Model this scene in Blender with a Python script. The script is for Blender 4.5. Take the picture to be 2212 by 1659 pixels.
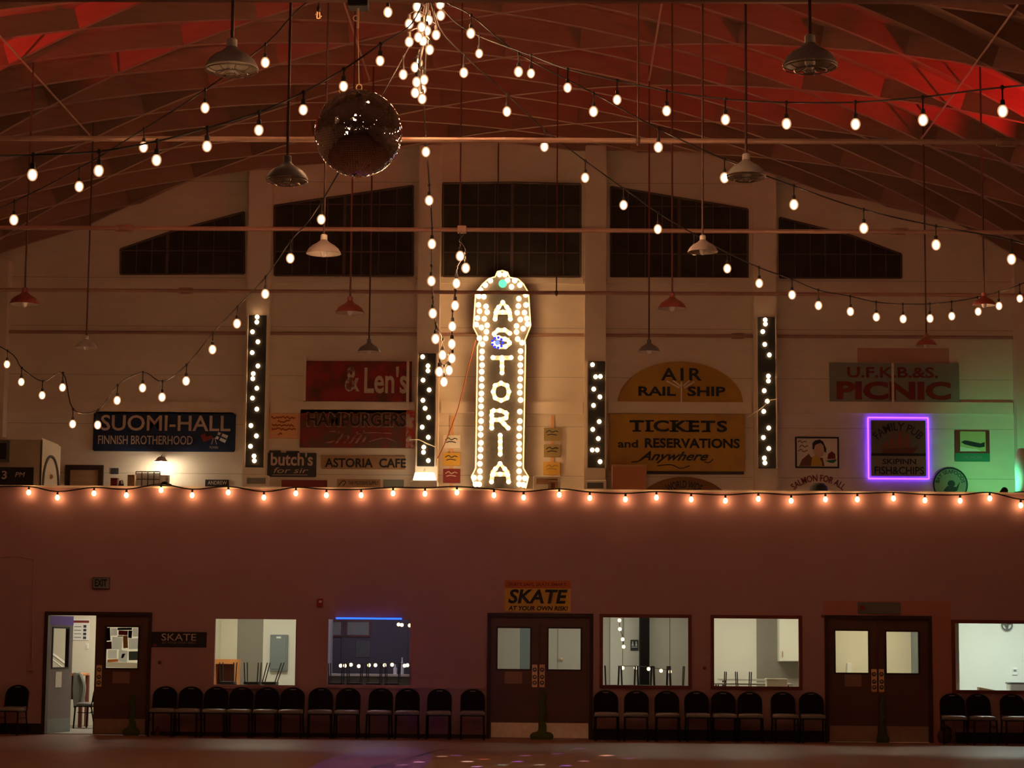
import bpy, bmesh, math, random
from math import sin, cos, pi, sqrt, radians, atan, atan2, tan
from mathutils import Vector, Matrix
random.seed(7)
sc = bpy.context.scene
COL = sc.collection
for o in list(bpy.data.objects):
    bpy.data.objects.remove(o)

# ------------------------------------------------------------------ camera
W, H, F = 2212, 1659, 4700.0
PITCH, YAW, ROLL = atan(568.5 / F), radians(1.2), radians(0.5)
RM = Matrix.Rotation(YAW, 3, 'Z') @ Matrix.Rotation(pi / 2 + PITCH, 3, 'X') @ Matrix.Rotation(ROLL, 3, 'Z')
D1, D2 = 39.0, 44.5            # front of the rooms, end wall of the hall
EYE = Vector((0.9, 0.0, 0.0))


def P(px, py, Y):
    d = RM @ Vector((px - W / 2, H / 2 - py, -F))
    return EYE + d * ((Y - EYE.y) / d.y)


EYE.z = -P(1106, 1596, D1).z   # the foot of the rooms' front stands on the floor


def PZ(px, py, z):
    d = RM @ Vector((px - W / 2, H / 2 - py, -F))
    return EYE + d * ((z - EYE.z) / d.z)


def rect(a, b, c, d, Y):       # x0, x1, z0, z1 of something seen between these corners at depth Y
    m, n = (a + c) / 2, (b + d) / 2
    return P(a, n, Y).x, P(c, n, Y).x, P(m, d, Y).z, P(m, b, Y).z


cam = bpy.data.cameras.new('camera')
cam.sensor_fit = 'HORIZONTAL'
cam.sensor_width = 36
cam.lens = F / W * 36
cam.clip_end = 300
co = bpy.data.objects.new('camera', cam)
co.matrix_world = Matrix.Translation(EYE) @ RM.to_4x4()
COL.objects.link(co)
sc.camera = co

# ------------------------------------------------------------------ world, exposure, far lights
sc.view_settings.view_transform = 'Standard'
sc.view_settings.look = 'None'
sc.view_settings.exposure = 0.0
sc.view_settings.gamma = 1.0
sc.view_settings.use_curve_mapping = False
wd = bpy.data.worlds.new('night')
wd.use_nodes = True
wd.node_tree.nodes['Background'].inputs[0].default_value = (0.01, 0.012, 0.02, 1)
wd.node_tree.nodes['Background'].inputs[1].default_value = 0.15
sc.world = wd
WARM = (1.0, 0.47, 0.16)


def light(name, kind, loc, power, color, target=None, **kw):
    l = bpy.data.lights.new(name, kind)
    l.energy = power
    l.color = color
    for k, v in kw.items():
        setattr(l, k, v)
    o = bpy.data.objects.new(name, l)
    o.location = loc
    if target is not None:
        o.rotation_euler = (Vector(target) - Vector(loc)).to_track_quat('-Z', 'Y').to_euler()
    COL.objects.link(o)
    return o


# string lights of the near half of the hall, above and behind the camera
for k in range(36):
    u = k % 12 / 11.0
    lx = (-7.5, 0.4, 7.5)[k // 12] * (1 - .35 * u) + .5 * sin(k * 2.1)
    ly = -8 + 25 * u
    lz = 6.4 + 2.6 * (2 * u - 1) ** 2 + .25 * sin(k * 1.3)
    light('hall_bulb_light', 'POINT', (lx, ly, lz), 2.6, (1, .50, .36), shadow_soft_size=0.05)
# red party lights high on the side walls
light('red_flood_light', 'SPOT', (9.9, 34.4, 8.35), 640, (1, .012, .014), (6.2, 35.6, 10.9), spot_size=radians(72), spot_blend=.5, shadow_soft_size=.06)
light('red_flood_light', 'SPOT', (-10.4, 30.3, 8.4), 800, (1, .04, .028), (-7.0, 31.2, 10.6), spot_size=radians(84), spot_blend=.5, shadow_soft_size=.06)
# green party light on the mirror ball
light('green_flood_light', 'SPOT', (-9.0, 24.5, 5.0), 300, (.40, 1, .06), (-1.0, 20.9, 7.2), spot_size=radians(9), spot_blend=.5, shadow_soft_size=.4)

# ------------------------------------------------------------------ materials


def mat(name, rgb, rough=.6, metal=0.0, var=.12, scale=6.0, bump=0.0, spec=.4, stretch=(1, 1, 1)):
    m = bpy.data.materials.new(name)
    m.use_nodes = True
    nt = m.node_tree
    b = nt.nodes['Principled BSDF']
    b.inputs['Roughness'].default_value = rough
    b.inputs['Metallic'].default_value = metal
    b.inputs['Specular IOR Level'].default_value = spec
    tc = nt.nodes.new('ShaderNodeTexCoord')
    mp = nt.nodes.new('ShaderNodeMapping')
    mp.inputs['Scale'].default_value = stretch
    no = nt.nodes.new('ShaderNodeTexNoise')
    no.inputs['Scale'].default_value = scale
    no.inputs['Detail'].default_value = 4
    mx = nt.nodes.new('ShaderNodeMix')
    mx.data_type = 'RGBA'
    mx.inputs[6].default_value = [max(0, c * (1 - var)) for c in rgb] + [1]
    mx.inputs[7].default_value = [min(1, c * (1 + var)) for c in rgb] + [1]
    nt.links.new(tc.outputs['Object'], mp.inputs['Vector'])
    nt.links.new(mp.outputs[0], no.inputs['Vector'])
    nt.links.new(no.outputs['Fac'], mx.inputs[0])
    nt.links.new(mx.outputs[2], b.inputs['Base Color'])
    if bump:
        bp = nt.nodes.new('ShaderNodeBump')
        bp.inputs['Strength'].default_value = bump
        bp.inputs['Distance'].default_value = .02
        nt.links.new(no.outputs['Fac'], bp.inputs['Height'])
        nt.links.new(bp.outputs[0], b.inputs['Normal'])
    return m


def worn(name, a, b_, scale=5, edge=.5, soft=.12, rough=.75):       # two paints, one flaking off the other
    m = mat(name, a, rough, 0, 0, scale)
    nt = m.node_tree
    mx = [n for n in nt.nodes if n.type == 'MIX'][0]
    no = [n for n in nt.nodes if n.type == 'TEX_NOISE'][0]
    no.inputs['Detail'].default_value = 9
    rp = nt.nodes.new('ShaderNodeMapRange')
    rp.inputs[1].default_value = edge - soft
    rp.inputs[2].default_value = edge + soft
    mx.inputs[6].default_value = (*a, 1)
    mx.inputs[7].default_value = (*b_, 1)
    nt.links.new(no.outputs['Fac'], rp.inputs[0])
    nt.links.new(rp.outputs[0], mx.inputs[0])
    return m


def boards(name, rgb, rough=.7, period=.5, axis='Z', var=.1):        # painted boards with thin joints
    m = mat(name, rgb, rough, 0, var, 2.2, .15, .3, (1, 1, 2.5) if axis == 'Z' else (2.5, 1, 1))
    nt = m.node_tree
    mx = [n for n in nt.nodes if n.type == 'MIX'][0]
    b = nt.nodes['Principled BSDF']
    tc = [n for n in nt.nodes if n.type == 'TEX_COORD'][0]
    sp = nt.nodes.new('ShaderNodeSeparateXYZ')
    nt.links.new(tc.outputs['Object'], sp.inputs[0])
    m1 = nt.nodes.new('ShaderNodeMath'); m1.operation = 'PINGPONG'; m1.inputs[1].default_value = period / 2
    nt.links.new(sp.outputs[axis], m1.inputs[0])
    m2 = nt.nodes.new('ShaderNodeMath'); m2.operation = 'GREATER_THAN'; m2.inputs[1].default_value = .006
    nt.links.new(m1.outputs[0], m2.inputs[0])
    m3 = nt.nodes.new('ShaderNodeMix'); m3.data_type = 'RGBA'
    m3.inputs[6].default_value = [c * .6 for c in rgb] + [1]
    nt.links.new(m2.outputs[0], m3.inputs[0])
    nt.links.new(mx.outputs[2], m3.inputs[7])
    nt.links.new(m3.outputs[2], b.inputs['Base Color'])
    return m


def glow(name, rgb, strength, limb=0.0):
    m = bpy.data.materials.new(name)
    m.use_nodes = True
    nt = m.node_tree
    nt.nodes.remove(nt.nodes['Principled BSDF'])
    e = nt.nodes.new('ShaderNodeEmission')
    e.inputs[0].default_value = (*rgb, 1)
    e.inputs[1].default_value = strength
    if limb:                                                   # dims to orange at the rim, standing in for the halo of glare
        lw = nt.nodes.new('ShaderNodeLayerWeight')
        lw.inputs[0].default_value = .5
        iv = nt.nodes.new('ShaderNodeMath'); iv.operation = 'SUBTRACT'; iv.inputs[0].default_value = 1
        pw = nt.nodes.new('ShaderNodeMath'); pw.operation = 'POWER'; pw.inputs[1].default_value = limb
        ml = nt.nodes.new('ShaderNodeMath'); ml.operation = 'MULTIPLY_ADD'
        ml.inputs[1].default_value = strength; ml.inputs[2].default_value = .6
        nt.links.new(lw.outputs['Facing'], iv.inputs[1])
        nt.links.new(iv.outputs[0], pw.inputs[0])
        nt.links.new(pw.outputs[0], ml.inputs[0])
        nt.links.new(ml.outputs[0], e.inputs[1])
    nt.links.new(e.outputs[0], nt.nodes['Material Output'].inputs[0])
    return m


def pane_mat(name, tint, refl):
    m = bpy.data.materials.new(name)
    m.use_nodes = True
    nt = m.node_tree
    nt.nodes.remove(nt.nodes['Principled BSDF'])
    t = nt.nodes.new('ShaderNodeBsdfTransparent'); t.inputs[0].default_value = (*tint, 1)
    g = nt.nodes.new('ShaderNodeBsdfGlossy'); g.inputs['Roughness'].default_value = .02
    x = nt.nodes.new('ShaderNodeMixShader'); x.inputs[0].default_value = refl
    nt.links.new(t.outputs[0], x.inputs[1]); nt.links.new(g.outputs[0], x.inputs[2])
    nt.links.new(x.outputs[0], nt.nodes['Material Output'].inputs[0])
    return m


M = dict(
    pink=mat('dusty pink wall paint', (.40, .225, .24), .75, 0, .05, 1.2, .05, .25),
    cream=boards('cream painted boards', (.76, .66, .55), .7, 1.02),
    pil=mat('cream painted timber', (.78, .67, .56), .7, 0, .05, 3, .05, .3),
    side=mat('side wall paint', (.34, .22, .17), .8, 0, .1, 1),
    deck=boards('roof decking', (.30, .17, .125), .8, .2, 'Y', .2),
    rib=mat('stained fir rib', (.29, .165, .125), .75, 0, .22, 3, .1, .3, (.6, .6, 4)),
    floor=mat('varnished maple floor', (.25, .11, .08), .48, 0, .28, 1.3, .02, .25, (1.0, .25, 1)),
    line=mat('dark painted floor line', (.06, .03, .03), .3, 0, .1, 5),
    black=mat('matt black paint', (.012, .011, .011), .55, 0, .2, 9),
    panel=mat('black sparkle panel', (.012, .011, .010), .5, 0, .6, 40),
    dark=mat('dark brown door frame', (.035, .014, .010), .5, 0, .2, 5),
    leaf=mat('brown door paint', (.105, .045, .032), .45, 0, .15, 4),
    lav=mat('grey door tinted by violet light', (.20, .165, .19), .5, 0, .08, 4),
    redframe=mat('oxblood window frame', (.15, .025, .018), .5, 0, .15, 6),
    copper=mat('brushed kick plate', (1, .72, .58), .5, .1, .25, 14, .1),
    dullplate=mat('dull steel plate', (.42, .27, .21), .4, .7, .2, 8),
    brass=mat('polished brass', (1, .62, .34), .45, .2, .15, 20),
    steel=mat('painted steel rod', (.42, .25, .19), .5, .3, .15, 12),
    iron=mat('dark conduit', (.11, .055, .045), .5, .4, .15, 12),
    cord=mat('black rubber cord', (.02, .015, .012), .6, 0, .2, 30),
    enamel=mat('grey enamel', (.46, .43, .40), .35, 0, .1, 8),
    white_en=mat('white enamel inside', (.75, .7, .62), .4, 0, .05, 8),
    pale_en=mat('dusty pale enamel', (.36, .30, .28), .4, 0, .1, 8),
    dk_en=mat('dark grey enamel', (.20, .19, .20), .35, 0, .1, 8),
    red_en=mat('red enamel', (.28, .075, .06), .35, 0, .15, 8),
    wire=mat('guard wire', (.35, .3, .25), .4, .8, .1, 9),
    mirror=mat('mirror tile', (.86, .87, .9), .03, 1, .02, 9),
    grout=mat('ball core', (.05, .05, .05), .6, 0, .1, 9),
    seat=mat('grey vinyl seat', (.22, .20, .19), .35, 0, .1, 15),
    cblack=mat('black vinyl backrest', (.006, .005, .005), .6, 0, .2, 20, 0, .08),
    cleg=mat('black steel leg', (.008, .007, .007), .5, 0, .2, 20, 0, .15),
    blue=worn('navy sign paint', (.010, .018, .065), (.015, .035, .10), 3, .5, .3),
    lett=mat('pale sign lettering', (.62, .48, .40), .7, 0, .12, 12),
    red=worn('faded red sign paint', (.30, .022, .018), (.10, .035, .025), 3, .55, .12),
    red2=worn('flaking red sign paint', (.26, .03, .025), (.13, .07, .05), 4, .48, .12),
    redlt=mat('deep red lettering', (.21, .022, .022), .6, 0, .15, 12),
    ghost=worn('worn cream lettering', (.52, .42, .32), (.20, .09, .065), 9, .55, .06),
    ghost2=worn('worn dark lettering', (.04, .022, .018), (.17, .05, .04), 8, .62, .08),
    ghost4=worn('scraped pale outline', (.40, .24, .17), (.20, .05, .04), 7, .56, .08),
    ghost3=worn('worn script paint', (.42, .22, .17), (.22, .05, .04), 8, .5, .08),
    orange=worn('weathered yellow paint', (.58, .34, .035), (.44, .25, .08), 2.5, .52, .2),
    orange2=mat('dull ochre paint', (.46, .26, .045), .75, 0, .2, 3),
    navy=mat('dark blue lettering', (.015, .018, .03), .6, 0, .2, 12),
    paper=mat('paper', (.80, .74, .64), .8, 0, .05, 9),
    paperw=mat('white paper', (.86, .86, .84), .8, 0, .04, 9),
    opaper=mat('orange paper', (.78, .42, .20), .8, 0, .08, 7),
    rust=mat('red scribble', (.42, .10, .03), .8, 0, .2, 9),
    char=mat('charcoal sign', (.045, .048, .052), .6, 0, .25, 8),
    tan=mat('tan sign board', (.42, .25, .13), .7, 0, .12, 6),
    grey=mat('grey sign board', (.24, .25, .215), .7, 0, .12, 5),
    dgrey=mat('dark grey board', (.12, .12, .11), .7, 0, .12, 5),
    yellow=mat('yellow plate', (.62, .36, .05), .6, 0, .1, 6),
    green=mat('dark green paint', (.03, .20, .12), .6, 0, .1, 6),
    olive=mat('olive plate', (.34, .25, .10), .6, 0, .1, 6),
    skin=mat('printed skin tone', (.62, .40, .30), .7, 0, .1, 9),
    ship=mat('faded red sail', (.28, .09, .07), .7, 0, .15, 9),
    pubbg=mat('weathered pub board', (.16, .145, .12), .7, 0, .2, 5),
    woodo=mat('orange wood', (.62, .24, .07), .45, 0, .15, 5, 0, .4, (1, 1, 4)),
    woodd=mat('dark red wood', (.16, .045, .03), .5, 0, .2, 5, 0, .4, (1, 1, 4)),
    rcream=mat('room wall cream', (.78, .74, .60), .8, 0, .03, 3),
    rwhite=mat('room wall white', (.80, .79, .72), .8, 0, .03, 3),
    rgrey=mat('room wall taupe', (.30, .27, .235), .8, 0, .05, 3),
    rmid=mat('room wall grey', (.52, .49, .43), .8, 0, .05, 3),
    rdark=mat('room wall dark', (.10, .09, .11), .8, 0, .1, 3),
    rfloor=mat('room floor', (.30, .28, .25), .6, 0, .1, 3),
    bgrey=mat('blue grey steel', (.22, .26, .28), .5, .1, .06, 6),
    tabletop=mat('grey laminate', (.45, .43, .38), .4, 0, .06, 6),
    plastic=mat('clear tub plastic', (.62, .64, .66), .3, 0, .1, 12),
    violet=mat('violet light on leaf', (.16, .08, .55), .6, 0, .1, 6),
    alarm=mat('alarm red', (.30, .02, .02), .4, 0, .1, 6),
    gghost=mat('olive green light ghost', (.06, .085, .022), .9, 0, .3, 12, .3),
    glassdark=mat('night window glass', (.040, .036, .032), .12, 0, .7, 2.2, 0, .5),
    muntin=mat('window bar', (.10, .065, .052), .6, 0, .2, 8),
    tarp=mat('white tarp', (.75, .74, .76), .6, 0, .1, 4, .2),
    lead=mat('pencil line', (.05, .05, .05), .7, 0, .1, 9),
)
M['bulb'] = glow('lit bulb with glare rim', (1, .50, .235), 410, 14)
M['bulb_far'] = glow('lit parapet bulb', (1, .50, .19), 60, 4)
M['bulb_dim'] = glow('dim filament', (1, .40, .14), 1.2)
M['mq'] = glow('lit marquee bulb', (1, .56, .23), 36, 2.2)
M['mql'] = glow('lit letter bulb', (1, .60, .26), 12, .9)
M['dot'] = glow('lit panel bulb', (1, .60, .27), 45, .9)
M['gglow'] = glow('green light spot', (.10, .75, .30), 2.2)
M['bglow'] = glow('blue light spot', (.10, .14, 1), 3.0)
M['bring'] = glow('blue star light', (.05, .06, .85), 1.3)
M['led_v'] = glow('violet led', (.16, .035, 1), 6.5)
M['led_b'] = glow('blue led', (.02, .10, 1), 2.6)
M['whitelamp'] = glow('white lamp light', (1, .84, .58), 130)
M['lantern'] = glow('lit paper lantern', (1, .78, .48), 6)
M['pane'] = pane_mat('clear pane', (.96, .97, .95), .05)
M['globe'] = pane_mat('clear globe', (.9, .75, .6), .08)

# ------------------------------------------------------------------ mesh helpers


class MB:
    def __init__(s):
        s.v, s.f, s.sm = [], [], []

    def add(s, vs, fs, smooth=False):
        n = len(s.v)
        s.v += [tuple(v) for v in vs]
        s.f += [tuple(i + n for i in f) for f in fs]
        s.sm += [smooth] * len(fs)
        return s

    def box(s, x0, x1, y0, y1, z0, z1, c=0.0):
        if c <= 0:
            v = [(x, y, z) for x in (x0, x1) for y in (y0, y1) for z in (z0, z1)]
            return s.add(v, [(0, 1, 3, 2), (4, 6, 7, 5), (0, 4, 5, 1), (2, 3, 7, 6), (0, 2, 6, 4), (1, 5, 7, 3)])
        c = min(c, (x1 - x0) / 2.1, (z1 - z0) / 2.1, (y1 - y0) / 2.1)
        poly = [(x0 + c, z0), (x1 - c, z0), (x1, z0 + c), (x1, z1 - c), (x1 - c, z1), (x0 + c, z1), (x0, z1 - c), (x0, z0 + c)]
        return s.prism(poly, y0, y1, c)

    def prism(s, poly, y0, y1, c=0.0):       # outline in x, z (counter-clockwise seen from the front), from y0 (front) to y1
        n = len(poly)
        if c > 0:
            cx = sum(p[0] for p in poly) / n; cz = sum(p[1] for p in poly) / n
            ins = []
            for x, z in poly:
                d = sqrt((x - cx) ** 2 + (z - cz) ** 2) or 1
                ins.append((x - (x - cx) / d * c, z - (z - cz) / d * c))
            rings = [(ins, y0), (poly, y0 + c), (poly, y1)]
        else:
            rings = [(poly, y0), (poly, y1)]
        v = [(x, y, z) for pl, y in rings for x, z in pl]
        f = [tuple(range(n)), tuple(reversed(range((len(rings) - 1) * n, len(rings) * n)))]
        for r in range(len(rings) - 1):
            for i in range(n):
                j = (i + 1) % n
                f.append((r * n + j, r * n + i, (r + 1) * n + i, (r + 1) * n + j))
        return s.add(v, f)

    def tube(s, pts, r, n=6, closed=False):
        pts = [Vector(p) for p in pts]
        k = len(pts)
        v = []
        up = None
        for i, p in enumerate(pts):
            a = pts[i - 1] if (i or closed) else p
            b = pts[(i + 1) % k] if (i < k - 1 or closed) else p
            t = (b - a)
            t = t.normalized() if t.length > 1e-9 else Vector((0, 0, 1))
            if up is None:
                up = Vector((0, 0, 1)) if abs(t.z) < .9 else Vector((1, 0, 0))
            side = t.cross(up)
            side = side.normalized() if side.length > 1e-6 else t.orthogonal().normalized()
            up = side.cross(t).normalized()
            rr = r[i] if isinstance(r, (list, tuple)) else r
            for q in range(n):
                a_ = 2 * pi * q / n
                v.append(p + side * (cos(a_) * rr) + up * (sin(a_) * rr))
        f = []
        for i in range(k if closed else k - 1):
            for q in range(n):
                q2 = (q + 1) % n
                i2 = (i + 1) % k
                f.append((i * n + q, i * n + q2, i2 * n + q2, i2 * n + q))
        if not closed:
            f.append(tuple(reversed(range(n))))
            f.append(tuple(range((k - 1) * n, k * n)))
        return s.add(v, f, n > 4)

    def lathe(s, prof, c=(0, 0, 0), n=24):   # profile of (radius, z)
        v, f = [], []
        for r, z in prof:
            for q in range(n):
                a = 2 * pi * q / n
                v.append((c[0] + r * cos(a), c[1] + r * sin(a), c[2] + z))
        for i in range(len(prof) - 1):
            for q in range(n):
                q2 = (q + 1) % n
                f.append((i * n + q, i * n + q2, (i + 1) * n + q2, (i + 1) * n + q))
        return s.add(v, f, True)

    def ell(s, c, rx, ry, rz, nu=10, nv=7):
        prof = [(max(1e-4, sin(pi * i / nv)), -cos(pi * i / nv)) for i in range(nv + 1)]
        n0 = len(s.v)
        s.lathe(prof, (0, 0, 0), nu)
        for i in range(n0, len(s.v)):
            x, y, z = s.v[i]
            s.v[i] = (c[0] + x * rx, c[1] + y * ry, c[2] + z * rz)
        return s

    def holes(s, x0, x1, z0, z1, y0, y1, hs):    # a wall with rectangular openings
        xs = sorted({x0, x1, *[h[0] for h in hs], *[h[1] for h in hs]})
        zs = sorted({z0, z1, *[h[2] for h in hs], *[h[3] for h in hs]})
        xs = [x for x in xs if x0 <= x <= x1]; zs = [z for z in zs if z0 <= z <= z1]

        def solid(i, j):
            if not (0 <= i < len(xs) - 1 and 0 <= j < len(zs) - 1):
                return False
            cx, cz = (xs[i] + xs[i + 1]) / 2, (zs[j] + zs[j + 1]) / 2
            return not any(h[0] < cx < h[1] and h[2] < cz < h[3] for h in hs)
        for i in range(len(xs) - 1):
            for j in range(len(zs) - 1):
                if not solid(i, j):
                    continue
                a, b, c, d = xs[i], xs[i + 1], zs[j], zs[j + 1]
                s.add([(a, y0, c), (b, y0, c), (b, y0, d), (a, y0, d)], [(0, 1, 2, 3)])
                s.add([(a, y1, c), (b, y1, c), (b, y1, d), (a, y1, d)], [(3, 2, 1, 0)])
                if not solid(i - 1, j): s.add([(a, y0, c), (a, y0, d), (a, y1, d), (a, y1, c)], [(0, 1, 2, 3)])
                if not solid(i + 1, j): s.add([(b, y0, c), (b, y0, d), (b, y1, d), (b, y1, c)], [(3, 2, 1, 0)])
                if not solid(i, j - 1): s.add([(a, y0, c), (b, y0, c), (b, y1, c), (a, y1, c)], [(3, 2, 1, 0)])
                if not solid(i, j + 1): s.add([(a, y0, d), (b, y0, d), (b, y1, d), (a, y1, d)], [(0, 1, 2, 3)])
        return s

    def mesh(s, name, m, off=(0, 0, 0)):
        me = bpy.data.meshes.new(name)
        me.from_pydata([(x - off[0], y - off[1], z - off[2]) for x, y, z in s.v], [], s.f)
        bm = bmesh.new(); bm.from_mesh(me)
        bmesh.ops.remove_doubles(bm, verts=bm.verts, dist=1e-5)
        bmesh.ops.recalc_face_normals(bm, faces=bm.faces)
        bm.to_mesh(me); bm.free()
        if any(s.sm):
            me.polygons.foreach_set('use_smooth', [True] * len(me.polygons))
            me.set_sharp_from_angle(angle=radians(42)) if hasattr(me, 'set_sharp_from_angle') else None
        me.materials.append(m)
        me.update()
        return me

    def build(s, name, m, parent=None, origin=None):
        """one mesh object; with a parent its vertices are given in world space"""
        if parent is not None:
            off = wloc(parent)
        elif origin is not None:
            off = Vector(origin)
        else:
            xs = [v[0] for v in s.v]; ys = [v[1] for v in s.v]; zs = [v[2] for v in s.v]
            off = Vector(((min(xs) + max(xs)) / 2, (min(ys) + max(ys)) / 2, min(zs)))
        o = bpy.data.objects.new(name, s.mesh(name, m, off))
        COL.objects.link(o)
        if parent is not None:
            o.parent = parent
        else:
            o.location = off
        return o


def wloc(o):
    p = Vector((0, 0, 0))
    while o is not None:
        p += o.location
        o = o.parent
    return p


def tag(o, label, cat, group=None, kind=None):
    o['label'] = label
    o['category'] = cat
    if group: o['group'] = group
    if kind: o['kind'] = kind
    return o


def thing(name, label, cat, loc=(0, 0, 0), group=None, kind=None):
    o = bpy.data.objects.new(name, None)
    o.empty_display_size = .1
    o.location = loc
    COL.objects.link(o)
    return tag(o, label, cat, group, kind)


def struct(o, label=None, cat=None):
    o['kind'] = 'structure'
    if label: o['label'] = label
    if cat: o['category'] = cat
    return o


def put(name, mesh, parent, wpos, scale=1.0):        # a part that shares its mesh with its fellows
    o = bpy.data.objects.new(name, mesh)
    COL.objects.link(o)
    o.parent = parent
    o.location = Vector(wpos) - wloc(parent)
    o.scale = (scale,) * 3
    return o


def copy_tree(o, parent=None):
    c = o.copy()
    COL.objects.link(c)
    if parent is not None:
        c.parent = parent
    for ch in list(o.children):
        copy_tree(ch, c)
    return c


def glyphs(s, shear=0.0, bold=0.0, spacing=1.0):
    cu = bpy.data.curves.new('t', 'FONT')
    cu.body = s
    cu.extrude = .5
    cu.shear = shear
    cu.offset = bold
    cu.space_character = spacing
    cu.resolution_u = 3
    o = bpy.data.objects.new('t', cu)
    COL.objects.link(o)
    dg = bpy.context.evaluated_depsgraph_get()
    me = bpy.data.meshes.new_from_object(o.evaluated_get(dg))
    vs = [tuple(v.co) for v in me.vertices]
    fs = [tuple(p.vertices) for p in me.polygons]
    bpy.data.objects.remove(o); bpy.data.curves.remove(cu); bpy.data.meshes.remove(me)
    return vs, fs


def text(s, box, y, m, parent, t=.008, shear=0.0, bold=0.0, arc=None, name='lettering', spacing=1.0, label=None, rise=0.0):
    """raised flat lettering on a sign face at y; box = x0, x1, z0, z1"""
    vs, fs = glyphs(s, shear, bold, spacing)
    ax = min(v[0] for v in vs); bx = max(v[0] for v in vs)
    ay = min(v[1] for v in vs); by = max(v[1] for v in vs)
    mb = MB()
    out = []
    for x, yy, z in vs:
        u, w = (x - ax) / (bx - ax), (yy - ay) / (by - ay)
        if arc:
            cx, cz, r, hh, a0, a1 = arc
            a = a0 + (a1 - a0) * u
            X, Z = cx + (r + w * hh) * cos(a), cz + (r + w * hh) * sin(a)
        else:
            X, Z = box[0] + u * (box[1] - box[0]), box[2] + w * (box[3] - box[2]) + rise * u
        out.append((X, y - (z + .5) * t, Z))
    mb.add(out, fs)
    o = mb.build(name, m, parent)
    if label: o['label'] = label
    return o


def spline(pts, k=6):                                # smooth path through points
    pts = [Vector(p) for p in pts]
    if len(pts) < 3:
        return pts
    out = []
    for i in range(len(pts) - 1):
        p0 = pts[max(i - 1, 0)]; p1 = pts[i]; p2 = pts[i + 1]; p3 = pts[min(i + 2, len(pts) - 1)]
        for q in range(k):
            t = q / k
            out.append(.5 * ((2 * p1) + (p2 - p0) * t + (2 * p0 - 5 * p1 + 4 * p2 - p3) * t * t + (3 * p1 - p0 - 3 * p2 + p3) * t ** 3))
    out.append(pts[-1])
    return out


def disc(cx, cz, rx, rz, n=28, a0=0, a1=2 * pi):
    return [(cx + rx * cos(a0 + (a1 - a0) * i / n), cz + rz * sin(a0 + (a1 - a0) * i / n)) for i in range(n + (0 if a1 - a0 >= 2 * pi - 1e-6 else 1))]


# ------------------------------------------------------------------ roof vault
XC = P(1108, 322, D2).x
ZA = P(1108, 322, D2).z                    # underside of the ribs at the crown
RAD = 24.3
RD = .34                                    # depth of a rib


def zrib(X):
    return ZA - RAD + sqrt(RAD * RAD - (X - XC) ** 2)


HALF = 12.3
XL, XR = XC - HALF, XC + HALF
YN = -12.0
fl = MB().box(XL - .3, XR + .3, YN, D2 + .3, -.2, 0)
struct(fl.build('floor', M['floor'], origin=(0, 30, 0)), 'varnished brown wooden skating floor in front of the rooms')
struct(MB().box(XL - .3, XL, YN, D2 + .3, 0, zrib(XL) + .3).build('wall_left', M['side']))
struct(MB().box(XR, XR + .3, YN, D2 + .3, 0, zrib(XR) + .3).build('wall_right', M['side']))
struct(MB().box(XL, XR, YN - .3, YN, 0, ZA + .5).build('wall_front', M['side']))
ceil = bpy.data.objects.new('ceiling', None); COL.objects.link(ceil)
ceil.location = (XC, 36, ZA)
struct(ceil, 'timber barrel vault of crossing diamond ribs over the hall')
dk = MB()
N = 48
th0 = math.asin(HALF / RAD)
prev = None
vv, ff = [], []
for i in range(N + 1):
    th = -th0 + 2 * th0 * i / N
    for rr in (RAD + RD, RAD + RD + .1):
        for y in (YN, D2 + .3):
            vv.append((XC + rr * sin(th), y, ZA - RAD + rr * cos(th)))
for i in range(N):
    a, b = i * 4, i * 4 + 4
    ff += [(a, a + 1, b + 1, b), (a + 2, b + 2, b + 3, a + 3)]
dk.add(vv, ff, True)
dk.build('deck', M['deck'], ceil)
# diamond net of short straight ribs: rows along the hall every PY, nodes along the arc every PS
PY, PS = 1.35, 2.62
THK = .085


def arcpt(s, y, depth):
    th = s / RAD
    rr = RAD + depth
    return Vector((XC + rr * sin(th), y, ZA - RAD + rr * cos(th)))


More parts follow.
